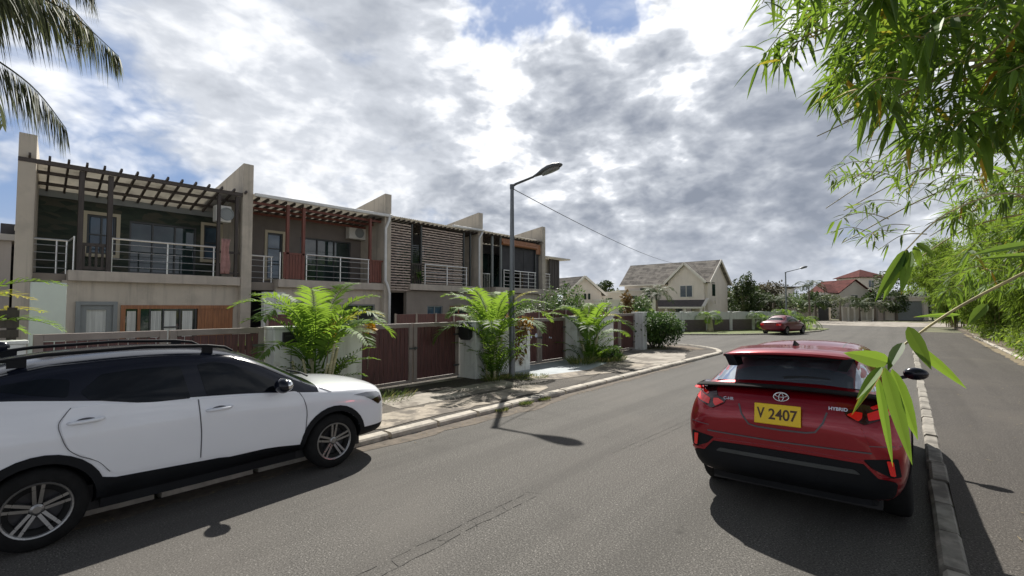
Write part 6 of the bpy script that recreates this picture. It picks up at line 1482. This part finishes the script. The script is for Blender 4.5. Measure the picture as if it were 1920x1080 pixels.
    for s_ in (-1, 1): q.add([(s_*.56,.32,1.475),(s_*.47,.32,1.47),(s_*.42,.30,1.36),(s_*.50,.28,1.36),(s_*.56,.60,1.475),(s_*.47,.60,1.47),(s_*.42,.50,1.36),(s_*.50,.50,1.36)], [(0,1,2,3),(0,4,5,1),(1,5,6,2),(2,6,7,3),(3,7,4,0)])
    q.build('spoiler_underside', M['cladding'], sp, local=True)
    for x in (-.36, .0, .36):                                # rear seat head rests, seen through the glass
        q = MB(); ellipsoid(q, (x, 1.25, 1.285), .12 if x else .09, .05, .075 if x else .05, 12, 8); q.build('head_rest', M['cladding'], root, smooth=True, local=True)
    for x in (-.36, .36): q = MB(); ellipsoid(q, (x, 2.15, 1.30), .13, .06, .10, 12, 8); q.build('head_rest', M['cladding'], root, smooth=True, local=True)
    # tail lamps
    for s_ in (-1, 1):
        big = [(s_*.60,1.155),(s_*.795,1.175),(s_*.86,1.13),(s_*.845,1.05),(s_*.74,1.00),(s_*.62,.95),(s_*.50,1.01),(s_*.48,1.05),(s_*.57,1.07)]
        tl = patch(bvh, rounded(big, .012), 'y-', .016, 'tail_light', M['lamp_dark'], root, .04, .03)
        for pl in ([(.50,1.02),(.56,1.05),(.61,1.045),(.605,1.00),(.58,.975)], [(.64,1.04),(.76,1.09),(.82,1.10),(.835,1.055),(.74,1.01),(.65,.985)], [(.66,1.09),(.80,1.145),(.845,1.135),(.84,1.115),(.76,1.10),(.68,1.07)]):
            patch(bvh, rounded([(s_*a, b) for a, b in pl], .008), 'y-', .021, 'red_lens', M['lamp_red'], tl, .04, .01)
        # bumper reflector in its black pocket
        pk = patch(bvh, rounded([(s_*.83,.70),(s_*.60,.665),(s_*.66,.60),(s_*.78,.54),(s_*.845,.545)], .015), 'y-', .004, 'bumper_pocket', M['cladding'], root, .04, .008)
        patch(bvh, rounded([(s_*.80,.675),(s_*.755,.68),(s_*.775,.56),(s_*.81,.555)], .01), 'y-', .016, 'reflector', M['lamp_red'], pk, .04, .02)
    # lower black bumper, red lip rising at the corners
    patch(bvh, rounded([(-.60,.635),(.60,.635),(.70,.53),(.82,.50),(.80,.38),(.70,.24),(-.70,.24),(-.80,.38),(-.82,.50),(-.70,.53)], .03), 'y-', .014, 'rear_bumper', M['cladding'], root, .05, .03)
    patch(bvh, rounded([(-.54,.575),(.54,.575),(.58,.54),(-.58,.54)], .015), 'y-', .024, 'bumper_step', M['frame_dark'], root, .05, .02)
    patch(bvh, ribbon([(-.84,.525),(-.70,.54),(-.605,.645),(0,.66),(.605,.645),(.70,.54),(.84,.525)], .022), 'y-', .020, 'bumper_lip', M['car_red'], root, .06, .02)
    # boot lid with its plate recess
    tg = patch(bvh, rounded([(-.66,.735),(.66,.735),(.60,.93),(.50,1.0),(.47,1.06),(.58,1.10),(.62,1.15),(0,1.18),(-.62,1.15),(-.58,1.10),(-.47,1.06),(-.50,1.0),(-.60,.93)], .02), 'y-', .007, 'boot_lid', M['car_red'], root, .05, .02)
    patch(bvh, ribbon([(-.36,1.02),(-.33,.93),(-.27,.845),(-.2,.83),(0,.825),(.2,.83),(.27,.845),(.33,.93),(.36,1.02)], .014), 'y-', .012, 'recess_edge', M['seam'], tg, .05, .01)
    patch(bvh, ribbon([(-.66,.725),(0,.715),(.66,.725)], .010), 'y-', .010, 'panel_gap', M['seam'], tg, .05, .006)
    patch(bvh, ribbon([(-.88,.80),(-.70,.785),(-.5,.77)], .006), 'y-', .003, 'panel_gap', M['seam'], root, .05, .006)
    patch(bvh, ribbon([(.88,.80),(.70,.785),(.5,.77)], .006), 'y-', .003, 'panel_gap', M['seam'], root, .05, .006)
    h = bvh.ray_cast(Vector((0,-2,.93)), Vector((0,1,0))); yp = h[0].y-.035
    tilt = R(14)
    PM = Matrix.Translation((-.02, yp, .965)) @ Matrix.Rotation(math.pi/2-tilt, 4, 'X')
    q = MB(); q.box(-.19,.19,-.092,.092,-.012,.0); q.v = [tuple(PM @ Vector(p)) for p in q.v]; pl = q.build('number_plate', M['plate'], root, local=True, bevel=.006)
    text_mesh('V', .135, 'plate_letter', M['plate_text'], pl, PM @ Matrix.Translation((-.135, .0, .001)), .001, .0025, xs=.74)
    text_mesh('2407', .135, 'plate_number', M['plate_text'], pl, PM @ Matrix.Translation((.045, -.004, .001)), .001, .0025, xs=.86)
    # oval badge of three crossing rings
    h = bvh.ray_cast(Vector((0,-2,1.115)), Vector((0,1,0))); BM_ = Matrix.Translation((0, h[0].y-.014, 1.115)) @ Matrix.Rotation(math.pi/2-R(28), 4, 'X')
    q = MB()
    def ring(cx, cy, a, b, r):
        p = [Vector((cx+a*math.cos(t), cy+b*math.sin(t), 0)) for t in [2*math.pi*i/28 for i in range(29)]]; q.tube(p, r, 6, cap=False)
    ring(0,0,.062,.043,.0065); ring(0,.016,.048,.020,.005); ring(0,-.004,.019,.036,.005); q.v = [tuple(BM_ @ Vector(p)) for p in q.v]; q.build('badge', M['chrome'], tg, smooth=True, local=True)
    for txt, x in (('C-HR', -.46), ('HYBRID', .44)):
        h = bvh.ray_cast(Vector((x,-2,1.055)), Vector((0,1,0))); text_mesh(txt, .040, 'lettering', M['chrome'], tg, Matrix.Translation((x, h[0].y-.012, 1.055)) @ Matrix.Rotation(math.pi/2-R(22), 4, 'X') , .003, .0012)
    # wiper
    def onback(x, z, o): h = bvh.ray_cast(Vector((x,-2,z)), Vector((0,1,0))); return (x, h[0].y-o, z)
    q = MB(); q.tube([onback(-.02,1.262,.03), onback(.15,1.278,.035), onback(.36,1.268,.03)], [.016,.012,.006], 6); q.build('wiper', M['black'], rw, local=True)
    # antenna fin
    q = MB(); q.add([(-.02,.86,1.525),(.02,.86,1.525),(.025,1.06,1.54),(-.025,1.06,1.54),(-.006,.90,1.595),(.006,.90,1.595)], [(0,1,2,3),(0,4,5,1),(1,5,2),(0,3,4),(3,2,5,4)]); q.build('aerial', M['black'], root, local=True)
    # roof press lines
    q = MB()
    for s_ in (-1, 1):
        patch(bvh, ribbon([(s_*.40,1.0),(s_*.39,1.6),(s_*.40,2.3)], .012), 'z+', .001, 'roof_seam', M['seam'], root, .15, .003)
        # side glass, doors, mirrors
        ax = 'x+' if s_ > 0 else 'x-'
        patch(bvh, rounded([(1.02,1.13),(1.14,1.36),(1.5,1.41),(1.85,1.41),(1.88,1.075),(1.4,1.10)], .03), ax, .004, 'side_window', M['car_glass'], root, .07, .01)
        patch(bvh, rounded([(1.95,1.07),(1.93,1.41),(2.35,1.39),(2.66,1.25),(3.0,1.06)], .03), ax, .004, 'side_window', M['car_glass'], root, .07, .01)
        for dp in ([(1.15,.5),(1.05,.85),(1.02,1.09),(1.9,1.04),(1.95,.75),(1.92,.42),(1.25,.42)], [(1.95,.42),(1.98,.75),(1.93,1.04),(2.95,.99),(3.02,.8),(2.98,.42)]): patch(bvh, rounded(dp, .03), ax, .006, 'door', M['car_red'], root, .07, .02)
        for yc in (.83, 3.47):
            n = 18; ap = [(yc+math.cos(R(-14+208*i/n))*.45, .345+math.sin(R(-14+208*i/n))*.455) for i in range(n+1)]+[(yc+math.cos(R(194-208*i/n))*.38, .345+math.sin(R(194-208*i/n))*.38) for i in range(n+1)]
            patch(bvh, ap, ax, .012, 'arch_cladding', M['cladding'], root, .08, .03)
        patch(bvh, [(1.25,.24),(1.25,.42),(3.02,.42),(3.02,.24)], ax, .010, 'sill_cladding', M['cladding'], root, .1, .03)
        q = MB(); ellipsoid(q, (s_*.985, 2.82, 1.10), .125, .075, .078, 14, 10); mo = q.build('side_mirror', M['car_black'], root, smooth=True, local=True)
        q = MB(); q.bar((s_*.80,2.84,1.03),(s_*.90,2.83,1.06),.05,.04); q.build('mirror_arm', M['car_black'], mo, local=True)
        q = MB(); q.tube([(s_*.86,.9,.50),(s_*.86,.9,.51)], .01, 4)
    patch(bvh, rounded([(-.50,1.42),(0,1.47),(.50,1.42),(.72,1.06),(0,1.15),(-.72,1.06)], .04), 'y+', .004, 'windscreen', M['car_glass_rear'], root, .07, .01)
    q = MB(); q.box(-.70,.70,.30,3.9,.18,.38); q.tube([(-.3,.30,.27),(-.3,.9,.27)], .05, 10); q.build('underbody', M['black'], root, local=True)
    for y in (.83, 3.47):
        for s_ in (1, -1): wheel(root, s_*.785, y, .345, s_, 5, False, .225, .68)
    root.rotation_euler = (0, R(-1.2), 0); root.location.z = .0
    return root
red_crossover()

# ---- dark red sedan across the junction
def red_sedan():
    c = Vector((-7.35, 36.55, 0)); root = thing('parked_car', 'small dark red sedan parked by the panelled wall across the junction', 'car', tuple(c), R(-15)); root.scale = (.93,.93,.95)
    S = [
     (0.00, [(0,.40),(.50,.40),(.62,.48),(.68,.60),(.67,.74),(.62,.82),(.5,.86),(.3,.87),(0,.88)]),
     (0.10, [(0,.28),(.66,.28),(.80,.42),(.84,.60),(.82,.78),(.76,.90),(.62,.95),(.3,.97),(0,.98)]),
     (0.70, [(0,.22),(.74,.22),(.85,.38),(.87,.60),(.85,.80),(.79,.93),(.66,1.01),(.35,1.04),(0,1.05)]),
     (1.15, [(0,.20),(.75,.20),(.86,.38),(.875,.60),(.855,.80),(.80,.93),(.62,1.24),(.35,1.30),(0,1.32)]),
     (1.60, [(0,.20),(.75,.20),(.86,.38),(.875,.60),(.855,.80),(.80,.92),(.58,1.37),(.35,1.42),(0,1.435)]),
     (2.30, [(0,.20),(.75,.20),(.86,.38),(.875,.60),(.855,.79),(.80,.91),(.59,1.36),(.35,1.41),(0,1.425)]),
     (2.75, [(0,.20),(.75,.20),(.86,.38),(.875,.60),(.855,.78),(.80,.90),(.66,1.16),(.35,1.21),(0,1.22)]),
     (3.20, [(0,.20),(.75,.20),(.86,.38),(.875,.60),(.85,.76),(.79,.86),(.68,.92),(.35,.96),(0,.97)]),
     (3.90, [(0,.22),(.70,.22),(.82,.38),(.84,.56),(.80,.68),(.72,.76),(.60,.80),(.3,.83),(0,.84)]),
     (4.25, [(0,.30),(.48,.30),(.58,.40),(.60,.52),(.57,.60),(.50,.66),(.42,.69),(.25,.71),(0,.71)]),
    ]
    B, bvh = car_body(S, lambda k, i: 0, [M['car_red_old']], root, [(.85,.31),(3.42,.31)], .35, 2, ((4,.2),))
    for ax in ('x+', 'x-'):
        patch(bvh, rounded([(1.0,.97),(1.35,1.26),(1.75,1.33),(1.95,1.32),(1.97,.95)], .03), ax, .004, 'side_window', M['car_glass'], root, .08, .01)
        patch(bvh, rounded([(2.03,.95),(2.01,1.32),(2.35,1.30),(2.72,1.10),(2.9,.94)], .03), ax, .004, 'side_window', M['car_glass'], root, .08, .01)
        for l in ([(2.0,.35),(2.0,.93)], [(1.15,.5),(1.1,.7),(1.02,.9)], [(2.95,.4),(2.98,.85)]): patch(bvh, ribbon(l, .015), ax, .002, 'panel_gap', M['seam'], root, .1, .004)
        s_ = 1 if ax == 'x+' else -1; q = MB(); ellipsoid(q, (s_*.92, 2.65, .98), .09, .06, .06); q.build('side_mirror', M['car_red_old'], root, smooth=True, local=True)
    patch(bvh, rounded([(-.52,1.37),(.52,1.37),(.62,1.06),(-.62,1.06)], .03), 'y-', .004, 'rear_window', M['car_glass'], root, .08, .01)
    patch(bvh, rounded([(-.54,1.36),(.54,1.36),(.66,.98),(-.66,.98)], .03), 'y+', .004, 'windscreen', M['car_glass'], root, .08, .01)
    for s_ in (-1, 1): patch(bvh, rounded([(s_*.45,.68),(s_*.74,.68),(s_*.78,.84),(s_*.45,.82)], .02), 'y-', .01, 'tail_light', M['lamp_red'], root, .06, .02)
    for y in (.85, 3.42):
        for s_ in (1, -1): wheel(root, s_*.76, y, .31, s_, 5, False, .19, .66)
    q = MB(); q.box(-.58,.58,.3,3.8,.2,.32); q.build('underbody', M['black'], root, local=True)
red_sedan()
